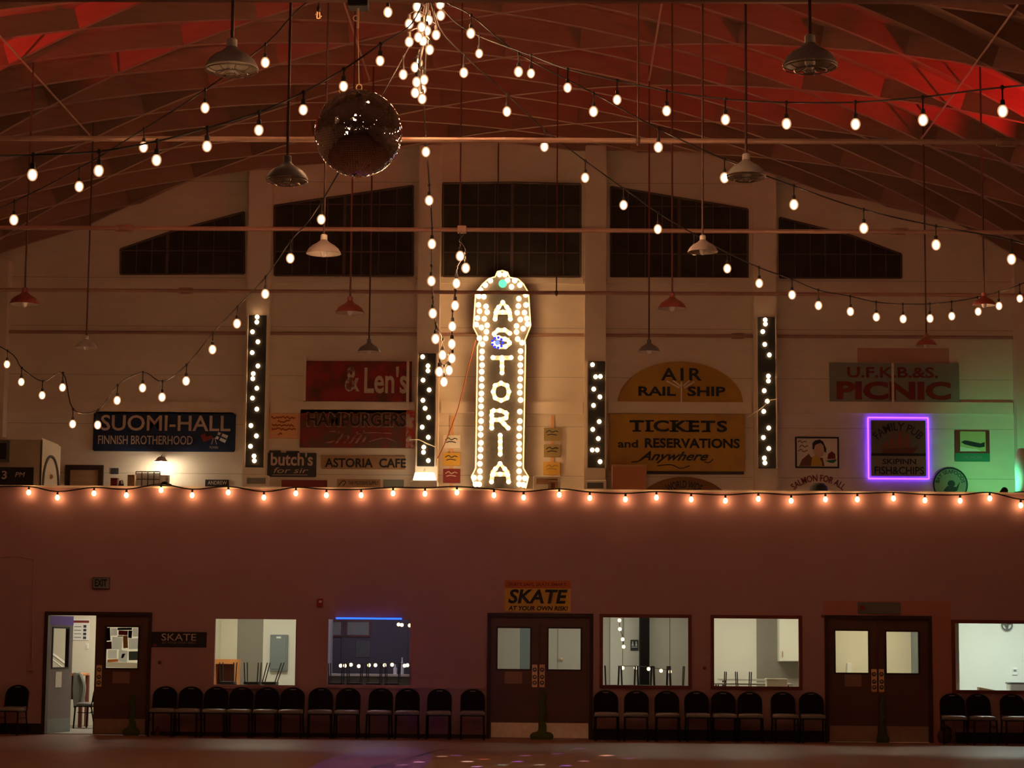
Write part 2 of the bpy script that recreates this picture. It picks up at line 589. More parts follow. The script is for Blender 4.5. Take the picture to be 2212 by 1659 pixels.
ribs = []
Y0 = D2 - .35
dl = .11
for i in range(-9, 10):                      # arc index in half periods
    for j in range(0, 36):                   # row index in half periods, from the end wall towards the camera
        if (i + j) % 2:
            continue
        y = Y0 - j * PY / 2
        s_ = i * PS / 2
        fam = 1 if ((i - j) // 2) % 2 else -1      # which rib runs through this node
        ds, dy = PS / 2 * fam, -PY / 2
        # the through rib spans one node each side, ends offset along the other rib
        e = Vector((PS / 2, PY / 2)).normalized()
        oth = Vector((e.x * -fam, e.y)) * dl
        pa = (s_ - ds, y - dy)
        pb = (s_ + ds, y + dy)
        pa = (pa[0] + oth.x * .5, pa[1] + oth.y * .5)
        pb = (pb[0] - oth.x * .5, pb[1] - oth.y * .5)
        if abs(s_) > 12.0 or min(pa[1], pb[1]) < 16 or max(pa[1], pb[1]) > D2 + .55:
            continue
        pa = (pa[0], min(pa[1], D2)); pb = (pb[0], min(pb[1], D2))
        mb = MB()
        rows = []
        dirv = Vector((pb[0] - pa[0], pb[1] - pa[1])).normalized()
        nrm = Vector((-dirv.y, dirv.x)) * THK / 2
        vs, fs = [], []
        for q in range(5):
            t = q / 4
            ss, yy = pa[0] + (pb[0] - pa[0]) * t, pa[1] + (pb[1] - pa[1]) * t
            for (k, dep) in ((-1, 0), (1, 0), (1, RD), (-1, RD)):
                vs.append(arcpt(ss + nrm.x * k, yy + nrm.y * k, dep))
        for q in range(4):
            a = q * 4
            for c in range(4):
                c2 = (c + 1) % 4
                fs.append((a + c, a + c2, a + 4 + c2, a + 4 + c))
        fs += [(0, 1, 2, 3), (19, 18, 17, 16)]
        mb.add(vs, fs)
        mid = arcpt(s_, y, 0)
        d = RM.transposed() @ (mid - EYE)
        px, py = d.x / -d.z * F + W / 2, H / 2 - d.y / -d.z * F
        inside = -150 < px < W + 150 and -80 < py < 620
        ribs.append(((0 if inside else 1e4) + mid.y, mb))
ribs.sort(key=lambda r: r[0])
for d, mb in ribs[:100]:
    mb.build('rib', M['rib'], ceil)
rest = MB()
for d, mb in ribs[100:]:
    rest.add(mb.v, mb.f)
ro = rest.build('rib_lattice', M['rib'], ceil)
ro['kind'] = 'stuff'

# ------------------------------------------------------------------ end wall, pilasters, rails, windows
zw = [(XC + HALF * (1 - 2 * i / 40), zrib(XC + HALF * (1 - 2 * i / 40)) + RD) for i in range(41)]
struct(MB().prism([(XL, 0), (XR, 0)] + zw, D2, D2 + .3).build('wall_back', M['cream'], origin=(XC, D2, 0)), 'cream boarded end wall under the vault')
YP = D2 - .32
PIL = [(-28, 14), (531, 581), (901, 949), (1263, 1309), (1629, 1678), (2193, 2235)]
pn = 0
for a, b in PIL:
    x0 = P(a, 700, YP).x; x1 = P(b, 700, YP).x
    zt = min(zrib(x0), zrib(x1)) + .1
    pn += 1
    struct(MB().box(x0, x1, YP, D2, 3.3, zt, .02).build('trim_%d' % pn, M['pil']))
edges = [PIL[i][1] for i in range(5)], [PIL[i + 1][0] for i in range(5)]
YR = D2 - .06
for a, b in zip(*edges):
    x0, x1, z0, z1 = rect(a + 3, 868, b - 4, 893, YR)
    pn += 1
    struct(MB().box(x0, x1, YR, D2, z0, z1, .012).build('trim_%d' % pn, M['pil']))
    if a > 500 and b < 1650:                 # sill beams under the high windows
        x0, x1, z0, z1 = rect(a + 2, 599, b - 2, 612, YR)
        pn += 1
        struct(MB().box(x0, x1, YR + .02, D2, z0, z1, .01).build('trim_%d' % pn, M['pil']))
HW = [  # outline corners in the photo, columns
    ([(260, 592), (527, 591), (527, 458), (370, 500), (260, 538)], 8),
    ([(593, 594), (892, 595), (892, 401), (593, 444)], 8),
    ([(957, 596), (1254, 597), (1254, 398), (1106, 394), (957, 396)], 8),
    ([(1320, 599), (1615, 600), (1615, 452), (1320, 403)], 8),
    ([(1685, 600), (1947, 600), (1947, 549), (1840, 509), (1685, 470)], 8),
]
wn = 0
for pts, nc in HW:
    wn += 1
    pl = [P(x, y, D2 - .03) for x, y in pts]
    poly = [(p.x, p.z) for p in pl]
    win = bpy.data.objects.new('window_%d' % wn, None); COL.objects.link(win)
    cx = sum(p[0] for p in poly) / len(poly)
    win.location = (cx, D2, poly[0][1])
    struct(win)
    MB().prism(poly, D2 - .012, D2).build('pane', M['glassdark'], win)
    fr = MB()
    n = len(poly)
    for i in range(n):
        a, b = poly[i], poly[(i + 1) % n]
        fr.tube([(a[0], D2 - .02, a[1]), (b[0], D2 - .02, b[1])], .022, 4)
    x0, x1 = poly[0][0], poly[1][0]
    zb = poly[0][1]

    def top(x):
        ps = sorted(poly[2:] , key=lambda p: p[0])
        for (xa, za), (xb, zb_) in zip(ps, ps[1:]):
            if xa - 1e-6 <= x <= xb + 1e-6:
                return za + (zb_ - za) * (x - xa) / max(1e-6, xb - xa)
        return zb
    for i in range(1, nc):
        x = x0 + (x1 - x0) * i / nc
        r = .032 if (wn in (2, 3, 4) and i == nc // 2) or (wn == 1 and i == 3) else .010
        fr.box(x - r, x + r, D2 - .03, D2 - .011, zb, top(x))
    zt = max(p[1] for p in poly)
    hstep = .50
    z = zb + hstep
    while z < zt - .1:
        xs = [x0 + (x1 - x0) * k / 120 for k in range(121) if top(x0 + (x1 - x0) * k / 120) > z]
        if xs:
            fr.box(min(xs), max(xs), D2 - .028, D2 - .011, z - .012, z + .012)
        z += hstep
    fr.build('window_frame', M['muntin'], win)
# paint patch above the picnic sign
x0, x1, z0, z1 = rect(1852, 752, 2050, 784, D2)
struct(MB().box(x0, x1, D2 - .004, D2 + .01, z0, z1).build('trim_patch', mat('pink paint patch', (.55, .30, .22), .8, 0, .1, 3)))

# ------------------------------------------------------------------ front of the rooms
ZT = P(1106, 1060, D1).z                     # top of the parapet
WT = .16
wins = [(462, 1336, 640, 1481), (707, 1337, 887, 1481), (1301, 1333, 1488, 1482), (1541, 1335, 1727, 1484), (2062, 1346, 2330, 1493)]
drs = [(97, 1326, 321, 1600), (1056, 1329, 1277, 1605), (1786, 1334, 2010, 1608)]
hs = []
for a, b, c, d in wins:
    hs.append(rect(a, b, c, d, D1))
for a, b, c, d in drs:
    x0, x1, z0, z1 = rect(a, b, c, d, D1)
    hs.append((x0, x1, -1, z1))
struct(MB().holes(XL, XR, 0, ZT, D1, D1 + WT, [(h[0], h[1], max(0, h[2]), h[3]) for h in hs]).build('wall_rooms', M['pink'], origin=(XC, D1, 0)), 'dusty pink front wall of the rooms with a loft above')
struct(MB().box(XL, XR, D1 - .02, D1 + WT + .02, ZT, ZT + .035, .008).build('trim_cap', M['pil']))
struct(MB().box(XL, XR, D1 + WT, D2, 3.0, 3.3).build('ceiling_rooms', M['rwhite'], origin=(XC, D1, 3)))
HB = hs[5:]
bn = 0
for a, b in ((-100, 93), (1281, 1781), (2064, 2330)):
    x0, x1, z0, z1 = rect(a, 1576, b, 1600, D1)
    bn += 1
    struct(MB().box(x0, x1, D1 - .025, D1, 0, .19, .008).build('baseboard_%d' % bn, M['black']))
for a, b in ((326, 1050),):
    x0, x1 = P(a, 1590, D1).x, P(b, 1590, D1).x
    bn += 1
    struct(MB().box(x0, x1, D1 - .015, D1, 0, .07, .006).build('baseboard_%d' % bn, M['dark']))
for a, b in ((458, 646), (702, 1046)):
    x0, x1, z0, z1 = rect(a, 1484, b, 1487.5, D1)
    pn += 1
    struct(MB().box(x0, x1, D1 - .05, D1, z0, z1, .008).build('trim_%d' % pn, M['pink']))
# raised surround of the right-hand doors
x0, x1, z0, z1 = rect(1780, 1298, 2056, 1600, D1)
sur = MB().holes(x0, x1, 0, z1, D1 - .012, D1, [(HB[2][0] - .03, HB[2][1] + .03, -.1, HB[2][3] + .03)])
struct(sur.build('trim_surround', mat('brick red paint', (.42, .165, .13), .75, 0, .06, 2)))

# room windows
lights_in = []
for k, ((a, b, c, d), h) in enumerate(zip(wins, hs)):
    wn += 1
    win = bpy.data.objects.new('window_%d' % wn, None); COL.objects.link(win)
    win.location = ((h[0] + h[1]) / 2, D1, h[2])
    struct(win)
    m = M['pink'] if k < 2 else M['redframe']
    t = .02 if k < 2 else .05
    fr = MB().holes(h[0] - t, h[1] + t, h[2] - t, h[3] + t, D1 - .025, D1 + .02, [(h[0] + .012, h[1] - .012, h[2] + .012, h[3] - .012)])
    fr.build('window_frame', m, win)
    MB().box(h[0], h[1], D1 + .07, D1 + .076, h[2], h[3]).build('pane', M['pane'], win)
    MB().box(h[0], h[1], D1 + .08, D1 + .24, h[2] - .01, h[2] + .008).build('window_sill', M['rwhite'], win)

# ------------------------------------------------------------------ rooms behind
YB = 43.2


def rwall(name, a, b, Y0_, Y1_, m, z0=0.0, z1=3.0, Yp=None):
    x0 = P(a, 1400, Yp or Y0_).x; x1 = P(b, 1400, Yp or Y0_).x
    return struct(MB().box(x0, x1, Y0_, Y1_, z0, z1).build(name, m))


struct(MB().box(XL, XR, D1 + WT, D2, 0, .012).build('floor_rooms', M['rfloor']))
SEC = [(-300, 448, 'rcream'), (448, 512, 'rcream'), (512, 568, 'rgrey'), (568, 690, 'rwhite'), (690, 975, 'rdark'), (975, 1123, 'rmid'),
       (1123, 1152, 'bgrey'), (1152, 1316, 'rmid'), (1316, 1384, 'rwhite'), (1402, 1515, 'rmid'), (1515, 1634, 'rwhite'), (1634, 1740, 'rgrey'), (1740, 2042, 'rcream'), (2042, 2400, 'rwhite')]
for a, b, m in SEC:
    rwall('wall_room', a, b, YB, YB + .2, M[m])
rwall('wall_room', 1383, 1403, YB - .6, YB + .2, M['cblack'])
for xp, m in ((424, 'rcream'), (682, 'rwhite'), (975, 'rmid'), (1512, 'rwhite'), (2038, 'rcream')):
    x = P(xp, 1400, D1 + 1.5).x
    struct(MB().box(x - .04, x + .04, D1 + WT, YB, 0, 3).build('wall_divider', M[m]))


def room_light(px, Y, power, color, sx=1.2, sy=.5):
    p = P(px, 1400, Y)
    light('room_ceiling_light', 'AREA', (p.x, Y, 2.9), power, color, (p.x, Y, 0), shape='RECTANGLE', size=sx, size_y=sy)


FLUO = (1, .93, .74)
room_light(260, 41.5, 60, (1, .9, .72))
room_light(560, 41.2, 40, FLUO)
room_light(1180, 41.4, 18, FLUO)
room_light(1400, 41.4, 26, FLUO)
room_light(1600, 41.4, 30, FLUO)
room_light(1900, 41.4, 42, (1, .87, .62))
room_light(2180, 41.2, 75, (.86, .97, .82))
room_light(2290, 41.0, 34, (.5, .75, 1))
p = P(800, 1400, 41)
light('violet_light', 'POINT', (p.x, 41.0, 2.7), 28, (.75, .66, 1), shadow_soft_size=.1)

# ------------------------------------------------------------------ doors
dn = 0
dparts = []
for k, ((a, b, c, d), h) in enumerate(zip(drs, HB)):
    dn += 1
    dr = bpy.data.objects.new('door_%d' % dn, None); COL.objects.link(dr)
    x0, x1, z1 = h[0], h[1], h[3]
    dr.location = ((x0 + x1) / 2, D1, 0)
    struct(dr, ('brown double door with papered pane, left leaf standing open', 'brown double door with copper kick plates under the yellow skate sign',
                'brown double door with dull kick plates under the blank grey plate')[k])
    fr = MB().holes(x0 - .035, x1 + .035, 0, z1 + .035, D1 - .03, D1 + WT, [(x0 + .03, x1 - .03, -.1, z1 - .03)])
    fr.build('door_frame', M['dark'], dr)
    xm = (x0 + x1) / 2
    yl = D1 + .03
    if k == 0:
        panes = [None, (229, 1355, 298, 1443)]
    elif k == 1:
        panes = [(1075, 1357, 1145, 1445), (1185, 1358, 1254, 1446)]
    else:
        panes = [(1805, 1363, 1876, 1453), (1915, 1365, 1984, 1454)]
    for q in range(2):
        la, lb = (x0 + .026, xm - .003) if q == 0 else (xm + .003, x1 - .026)
        if k == 0:
            xs_ = P(205, 1400, D1).x
            if q == 0:
                continue
            la = xs_
        pr = rect(*panes[q], yl)
        lf = MB().holes(la, lb, .012, z1 - .024, yl, yl + .045, [pr]).build('leaf', M['leaf'], dr)
        MB().holes(pr[0] - .03, pr[1] + .03, pr[2] - .03, pr[3] + .03, yl - .012, yl + .057, [pr]).build('glazing_frame', M['dark'], lf)
        MB().box(pr[0], pr[1], yl + .02, yl + .026, pr[2], pr[3]).build('pane', M['pane'], lf)
        kz = P(1106, 1561, D1).z
        MB().box(la + .02, lb - .02, yl - .004, yl, .02, kz, .003).build('kick_plate', M['copper'] if k == 1 else M['dullplate'], lf)
        # latch plate with lock and pull ring
        if k == 0:
            lx = P(214, 1460, yl).x; zc = P(214, 1460, yl).z; hz = .19
        else:
            cxp = (1155, 1171)[q] if k == 1 else (1888, 1904)[q]
            lx = P(cxp, 1460, yl).x; zc = P(cxp, 1460 if k == 1 else 1470, yl).z; hz = .2
        lp = MB().box(lx - .048, lx + .048, yl - .008, yl, zc - hz, zc + hz, .006).build('latch_plate', M['brass'], lf)
        for dz in (.11, -.02, -.12):
            mb = MB(); cx, cz, r = lx, zc + dz, .030
            mb.tube([(cx + r * cos(2 * pi * i / 12), yl - .016, cz + r * sin(2 * pi * i / 12)) for i in range(12)], .009, 5, True)
            mb.box(cx - .006, cx + .006, yl - .02, yl - .006, cz - .02, cz + .004)
            dparts.append((mb, lf))
    for mb, lf in dparts:
        mb.build('pull_ring', M['black'], lf)
    dparts.clear()
    if k:
        MB().box(xm - .02, xm + .02, yl + .046, yl + .06, .012, z1 - .03).build('seam_light_stop', M['dark'], dr)  # unseen strip behind the seam, added to stop room light leaking through
    if k == 2:                               # light under the door: gap over a pale sill
        MB().box(x0 + .04, x1 - .04, D1 - .02, D1 + .12, 0, .010).build('threshold', M['paperw'], dr)
    elif k == 1:
        MB().box(x0 + .04, x1 - .04, D1 - .02, D1 + .12, 0, .010).build('threshold', M['dullplate'], dr)
    if k == 0:                               # left leaf swung into the room
        xh = P(104, 1400, D1 + .1).x
        wl = (xm - x0)
        ang = radians(76)
        mb = MB().holes(0, wl, .012, z1 - .034, 0, .045, [(.14, wl - .18, P(1, 1441, D1).z, P(1, 1356, D1).z)])
        rot = lambda v: (xh + v[0] * cos(ang) - v[1] * sin(ang), D1 + .17 + v[0] * sin(ang) + v[1] * cos(ang), v[2])
        mb.v = [rot(v) for v in mb.v]
        lf = mb.build('leaf', M['lav'], dr)  # grey leaf, violet light on it put into the lavender colour
        lf['label'] = 'lavender grey open door leaf'
        za, zb = P(1, 1441, D1).z, P(1, 1356, D1).z
        mb = MB().holes(.11, wl - .15, za - .03, zb + .03, -.012, .057, [(.14, wl - .18, za, zb)]); mb.v = [rot(v) for v in mb.v]
        mb.build('glazing_frame', M['black'], lf)
        mb = MB().box(.14, wl - .18, .02, .026, za, zb); mb.v = [rot(v) for v in mb.v]
        mb.build('pane', M['pane'], lf)
        mb = MB().box(.02, wl - .02, -.004, 0, .02, .26); mb.v = [rot(v) for v in mb.v]
        mb.build('kick_plate', M['bgrey'], lf)
        mb = MB().box(.0, wl, -.004, 0, zb + .06, z1 - .036); mb.v = [rot(v) for v in mb.v]
        mb.build('violet_light_strip', M['violet'], lf)  # violet light on the top of the leaf, painted as a strip
        # small notice on the open leaf
        mb = MB().box(.28, .52, -.006, -.0005, za - .36, za - .08); mb.v = [rot(v) for v in mb.v]
        tag(mb.build('paper_notice', M['paperw']), 'small white notice on the lavender open door leaf', 'notice')

# ------------------------------------------------------------------ string lights


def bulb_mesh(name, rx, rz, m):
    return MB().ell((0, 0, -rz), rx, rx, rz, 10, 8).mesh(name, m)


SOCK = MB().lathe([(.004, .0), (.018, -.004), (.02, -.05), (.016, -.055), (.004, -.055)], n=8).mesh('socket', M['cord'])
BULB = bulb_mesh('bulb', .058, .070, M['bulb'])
BULBP = bulb_mesh('bulb', .047, .056, M['bulb_far'])


def string(name, label, pts, d0, d1, start=None, end=None, group=None, bulb=BULB, drop=.17, bs=1.0, cat='string light', through=None, r=.009):
    n = len(pts)
    ds = [d0 + (d1 - d0) * i / max(1, n - 1) for i in range(n)]
    bp = [P(x, y, d) for (x, y), d in zip(pts, ds)]          # bulb centres
    t = thing(name, label, cat, bp[n // 2] + Vector((0, 0, drop + .1)), group)
    nodes = [p + Vector((0, 0, drop + .06)) for p in bp]
    path = ([Vector(s) for s in start] if start else []) + nodes + ([Vector(e) for e in end] if end else [])
    MB().tube(spline(path, 5), r, 5).build('cord', M['cord'], t)
    for i, (p, nd) in enumerate(zip(bp, nodes)):
        hang = MB().tube([nd, p + Vector((0, 0, .11))], .008, 5).lathe([(.004, .0), (.02, -.006), (.024, -.05), (.02, -.065), (.004, -.065)], tuple(p + Vector((0, 0, .118))), 8)
        hang.ell(tuple(nd), .02, .02, .025, 6, 4)
        so = hang.build('socket', M['cord'], t)
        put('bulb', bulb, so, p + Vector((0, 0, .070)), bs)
    return t


AN = P(925, -25, 26.5)                       # knot where the strings meet
A = [(1035, 117), (1147, 160), (1226, 191), (1333, 217), (1440, 241), (1567, 260), (1699, 269), (1848, 270), (1994, 261), (2166, 242)]
B = [(1017, 72), (1120, 155), (1282, 241), (1422, 318), (1565, 384), (1715, 442), (1866, 493), (2022, 529), (2185, 560)]
Cc = [(1002, 157), (1095, 241), (1176, 317), (1264, 384), (1347, 443), (1421, 495), (1500, 541), (1571, 580), (1640, 612), (1711, 637), (1768, 660), (1837, 673), (1893, 685), (1951, 689), (2009, 688), (2056, 683), (2113, 673), (2158, 661), (2203, 645)]
Dd = [(821, 135), (742, 190), (655, 241), (559, 285), (447, 320), (338, 350), (213, 373), (70, 382)]
E = [(573, 135), (443, 233), (310, 318), (171, 403), (30, 475)]
Ff = [(871, 161), (694, 474), (627, 558), (573, 635), (512, 699), (459, 755), (402, 823), (350, 858), (308, 838), (253, 865), (211, 918), (157, 916), (135, 837), (91, 854), (46, 825), (15, 787)]
G = [(920, 328), (927, 433), (933, 527), (932, 607), (935, 677), (941, 732), (956, 767), (949, 803), (959, 825), (970, 800), (976, 774), (976, 743), (977, 705), (983, 660), (986, 612), (1006, 579), (994, 553)]
wA = P(2600, 150, 17.5); wB = P(2420, 590, 26); wC = P(2330, 560, 34.5)
wD = P(-180, 340, 16.6); wE = P(-240, 560, 26); wF = P(-120, 690, 36)
string('string_light', 'string light sweeping to the upper right, just below the red lit ribs', A, 26.5, 19.5, [AN, P(975, 40, 26.5)], [wA], 'string lights fanning out under the vault', bs=.88)
string('string_light', 'straight string light sloping past the dome lamp toward the right edge', B, 26.2, 26.0, [AN + Vector((.05, 0, .1)), P(965, 5, 26.4)], [wB], 'string lights fanning out under the vault')
string('string_light', 'long string light sagging low in front of the right end of the wall', Cc, 27.0, 35.5, [AN, P(950, 60, 26.8)], [wC], 'string lights fanning out under the vault')
string('string_light', 'string light passing the mirror ball toward the upper left', Dd, 20.4, 17.2, [AN, P(890, 50, 23.5)], [wD], 'string lights fanning out under the vault', drop=.12, bs=.76)
string('string_light', 'string light crossing in front of the guarded dome lamp at upper left', E, 26.0, 26.0, [AN + Vector((-.05, 0, .15)), P(690, -10, 26.2)], [wE], 'string lights fanning out under the vault')
string('string_light', 'string light dipping over the blue hall sign at lower left', Ff, 27.0, 36.0, [AN, P(905, 60, 26.8)], [wF], 'string lights fanning out under the vault')
string('string_light', 'string light dropping straight down and looping up left of the lit marquee', G, 27.3, 27.3, [AN, P(917, 230, 27.1)], [P(1003, 505, 27.4)], 'string lights fanning out under the vault', drop=.14)
# the bundle at the knot
BU = [(901, 13), (951, 8), (952, 32), (902, 35), (926, 42), (884, 50), (911, 57), (922, 65), (884, 89), (904, 79), (914, 87), (942, 74), (928, 106), (897, 144), (904, 135), (900, 176), (916, 171), (912, 192), (897, 199), (912, 212)]
tb = thing('bulb_bundle', 'bundle of lit bulbs hanging where all the strings meet', 'string light', AN)
sp = [Vector((AN.x, AN.y, zrib(AN.x) + RD + .03)), AN]
for x, y in ((918, 40), (915, 90), (906, 140), (909, 200)):
    sp.append(P(x, y, 26.5))
mb = MB().tube(spline(sp, 5), .022, 6)
mb.tube(spline([AN, P(935, 20, 26.4), P(945, 62, 26.45)], 4), .012, 5)
mb.build('cord', M['cord'], tb)
for i, (x, y) in enumerate(BU):
    p = P(x, y, 26.5 + .12 * ((i % 3) - 1) + .02 * (i % 5))
    cpt = P(916 - (y > 110) * 8, y - 22, 26.5)
    nd = p + Vector((0, 0, .12))
    mb = MB().tube(spline([cpt, (cpt + nd) / 2 + Vector((0, 0, .04)), nd], 3), .008, 5).lathe([(.004, .0), (.02, -.006), (.024, -.05), (.02, -.065), (.004, -.065)], tuple(nd), 8)
    so = mb.build('socket', M['cord'], tb)
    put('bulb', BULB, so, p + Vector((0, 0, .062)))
# two dark bulbs near the top
for x, y, lab in ((688, 33, 'unlit amber bulb hanging alone left of the mirror ball motor'), (838, 25, 'lit single bulb hanging just right of the mirror ball motor')):
    p = P(x, y, 26)
    t = thing('hanging_bulb', lab, 'light bulb', p + Vector((0, 0, .12)))
    MB().tube([p + Vector((0, 0, .1)), Vector((p.x, p.y, zrib(p.x) + RD + .03))], .008, 5).lathe([(.004, .0), (.02, -.006), (.024, -.05), (.02, -.065), (.004, -.065)], tuple(p + Vector((0, 0, .118))), 8).build('socket', M['cord'], t)
    if x < 700:
        g = MB().ell(tuple(p), .05, .05, .06, 12, 9).build('globe', M['globe'], t)
        MB().tube(spline([p + Vector((-.012, 0, .04)), p + Vector((-.018, 0, -.03)), p + Vector((0, 0, -.04)), p + Vector((.018, 0, -.03)), p + Vector((.012, 0, .04))], 4), .008, 5).build('filament', M['bulb_dim'], g)
    else:
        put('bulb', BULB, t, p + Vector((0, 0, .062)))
# parapet string
PX = [62, 124, 203, 273, 348, 415, 493, 570, 639, 705, 780, 849, 918, 987, 1067, 1131, 1208, 1274, 1351, 1418, 1493, 1567, 1638, 1709, 1783, 1852, 1930, 1998, 2074, 2138, 2205]
PYY = [1062, 1073, 1064, 1068, 1057, 1068, 1062, 1073, 1064, 1068, 1068, 1064, 1065, 1062, 1068, 1073, 1067, 1074, 1077, 1073, 1077, 1080, 1076, 1080, 1077, 1077, 1075, 1079, 1080, 1075, 1090]
YS = D1 - .10
tp = thing('string_light', 'string light pinned along the top of the pink wall', 'string light', P(1106, 1062, YS))
pts = [P(-40, 1052, YS)]
for x, y in zip(PX, PYY):
    pts.append(P(x, y - 11, YS))
pts.append(P(2260, 1075, YS))
MB().tube(spline(pts, 4), .013, 5).build('cord', M['cord'], tp)
for x, y in zip(PX, PYY):
    p = P(x, y + 1, YS)
    so = put('socket', SOCK, tp, p + Vector((0, 0, .098)))
    put('bulb', BULBP, so, p + Vector((0, 0, .050)))

# ------------------------------------------------------------------ tie rods with turnbuckles, hangers, conduits
TR = [(1106, -0.5, 14.6, None, None), (1106, 303, 18.45, 2175, 1378), (1106, 497, 23.4, 1944, 993), (1106, 632, 28.4, 401, 1202), (1106, 723, 33.35, 1594, 1073)]
HT = 6.4
labs = ['tie rod grazing the very top of the picture', 'pale iron tie rod level with the mirror ball', 'iron tie rod crossing the dark high windows',
        'iron tie rod crossing the top of the lit marquee', 'lowest iron tie rod, crossing the lit column panels']
for k, (cx, cy, _, tb_, hx) in enumerate(TR):
    Yr = None
    z = EYE.z + HT
    c = PZ(cx, cy, z)
    Yr = c.y
    t = thing('tie_rod', labs[k], 'tie rod', (c.x, Yr, z), 'iron tie rods under the vault')
    MB().tube([(XL, Yr, z), (XR, Yr, z)], .035, 8).build('rod', M['steel'], t)
    for tbx in ((tb_,) if k else ()):
        a = P(tbx, cy, Yr)
        mb = MB()
        for s_ in (-1, 1):
            mb.tube([(a.x + s_ * .13, Yr, z), (a.x + s_ * .07, Yr, z)], .055, 8)
            mb.tube([(a.x - .1, Yr - .045 * s_, z + .0), (a.x + .1, Yr - .045 * s_, z)], .016, 6)
            mb.tube([(a.x - .1, Yr, z + .045 * s_), (a.x + .1, Yr, z + .045 * s_)], .016, 6)
        mb.build('turnbuckle', M['steel'], t)
    if k == 2:
        a = P(268, cy, Yr)
        mb = MB()
        for s_ in (-1, 1):
            mb.tube([(a.x + s_ * .13, Yr, z), (a.x + s_ * .07, Yr, z)], .055, 8)
            mb.tube([(a.x - .1, Yr, z + .045 * s_), (a.x + .1, Yr, z + .045 * s_)], .016, 6)
        mb.build('turnbuckle', M['steel'], t)
        a = P(998, cy, Yr)
        MB().box(a.x - .07, a.x + .07, Yr - .06, Yr + .06, z - .05, z + .06, .01).build('clamp', M['steel'], t)
    if hx:
        a = P(hx, cy, Yr)
        MB().tube([(a.x, Yr, z - .06), (a.x, Yr, zrib(a.x) + RD + .03)], .014, 6).ell((a.x, Yr, z), .045, .045, .045, 8, 6).build('hanger', M['iron'], t)

# pendant lamps: columns run along four conduits


def lamp(px, rim, w, d, style, label):
    c = P(px, rim, d)
    R = w * d / F / 2
    t = thing('pendant_lamp', label, 'pendant lamp', c, 'dome pendant lamps under the vault')
    em = {'grey': M['enamel'], 'dark': M['dk_en'], 'red': M['red_en'], 'pale': M['pale_en']}[style]
    s = R
    prof = [(s * 1.0, 0), (s * 1.02, .02 * s), (s * .98, .10 * s), (s * .86, .32 * s), (s * .66, .50 * s), (s * .42, .63 * s), (s * .24, .78 * s), (s * .20, .84 * s)]
    inner = [(r * .96, z + .004) for r, z in reversed(prof)]
    MB().lathe(prof, tuple(c), 28).build('shade', em, t)
    MB().lathe(inner, (c.x, c.y, c.z - .003), 28).build('reflector', M['white_en'], t)
    MB().lathe([(s * .2, .80 * s), (s * .2, 1.10 * s), (s * .14, 1.16 * s), (.02, 1.16 * s)], tuple(c), 14).build('neck', M['white_en'] if style in ('grey', 'pale') else em, t)
    ztop = zrib(c.x) + RD + .03
    MB().tube([(c.x, c.y, c.z + 1.1 * s), (c.x, c.y, ztop)], .016, 6).build('stem', M['iron'], t)
    if w > 80:
        g = MB()
        for k in range(10):
            a = 2 * pi * k / 10
            g.tube([(c.x + cos(a) * R * (1 - q * .28) * 1.0, c.y + sin(a) * R * (1 - q * .28), c.z - .02 - .12 * R * sin(q * 1.2)) for q in range(4)], .005, 4)
        for rr, zz in ((.98, -.02), (.6, -.05), (.2, -.06)):
            g.tube([(c.x + cos(2 * pi * i / 24) * R * rr, c.y + sin(2 * pi * i / 24) * R * rr, c.z + zz) for i in range(24)], .006, 4, True)
        g.build('wire_guard', M['wire'], t)
    MB().ell((c.x, c.y, c.z + .1 * s), .12 * s + .02, .12 * s + .02, .2 * s + .02, 10, 7).build('bulb', M['paperw'], t)
    return t


LAMPS = [
    (500, 148, 118, 0, 'grey', 'large grey dome lamp with wire guard at upper left, in front of sloping string'),
    (1750, 141, 120, 0, 'grey', 'large grey dome lamp with wire guard hanging before red lit ribs'),
    (620, 388, 93, 1, 'dark', 'dark grey guarded dome lamp just left of the mirror ball'),
    (1612, 380, 86, 1, 'grey', 'grey guarded dome lamp above the second column from the right'),
    (699, 549, 76, 2, 'pale', 'pale dome lamp before the second high window from left'),
    (1518, 545, 66, 2, 'pale', 'pale dome lamp before the fourth high window from left'),
    (53, 658, 66, 3, 'red', 'red dome lamp at the far left edge above the loft'),
    (756, 676, 62, 3, 'red', 'red dome lamp left of the lit marquee, below the high windows'),
    (1452, 667, 62, 3, 'red', 'red dome lamp right of the lit marquee, below the high windows'),
    (2126, 660, 50, 3, 'red', 'red dome lamp at the right, behind the sagging string of bulbs'),
    (186, 752, 48, 4, 'grey', 'small grey dome lamp above the blue hall sign'),
    (797, 760, 49, 4, 'dark', 'small dark dome lamp right above the red shop sign'),
    (1402, 760, 48, 4, 'dark', 'small dark dome lamp right above the yellow arched sign'),
    (2001, 747, 46, 4, 'red', 'small reddish dome lamp right above the picnic sign'),
]
LD = [19.85, 24.45, 29.0, 33.9, 38.3]
for px, rim, w, row, st, lab in LAMPS:
    lamp(px, rim, w, LD[row], st, lab)
# conduits clipped under the ribs along the lamp columns
for pxs, lab in (((192, 372, 38.3), 'iron conduit running under the ribs at left, slanting down in view'), ((797, 187, 38.3), 'iron conduit running under the ribs behind the mirror ball'),
                 ((1402, 245, 38.3), 'iron conduit running under the ribs right of the bulb bundle'), ((1993, 372, 38.3), 'iron conduit running under the ribs at right, crossing the red light')):
    x = P(pxs[0], pxs[1], pxs[2]).x
    z = zrib(x) - .03
    t = MB().tube([(x, 16, z), (x, 38.4, z)], .018, 6).tube([(x, 38.4, z - .04), (x, 38.4, z + .08)], .03, 6).build('conduit', M['steel'])
    tag(t, lab, 'conduit', 'conduits along the vault')

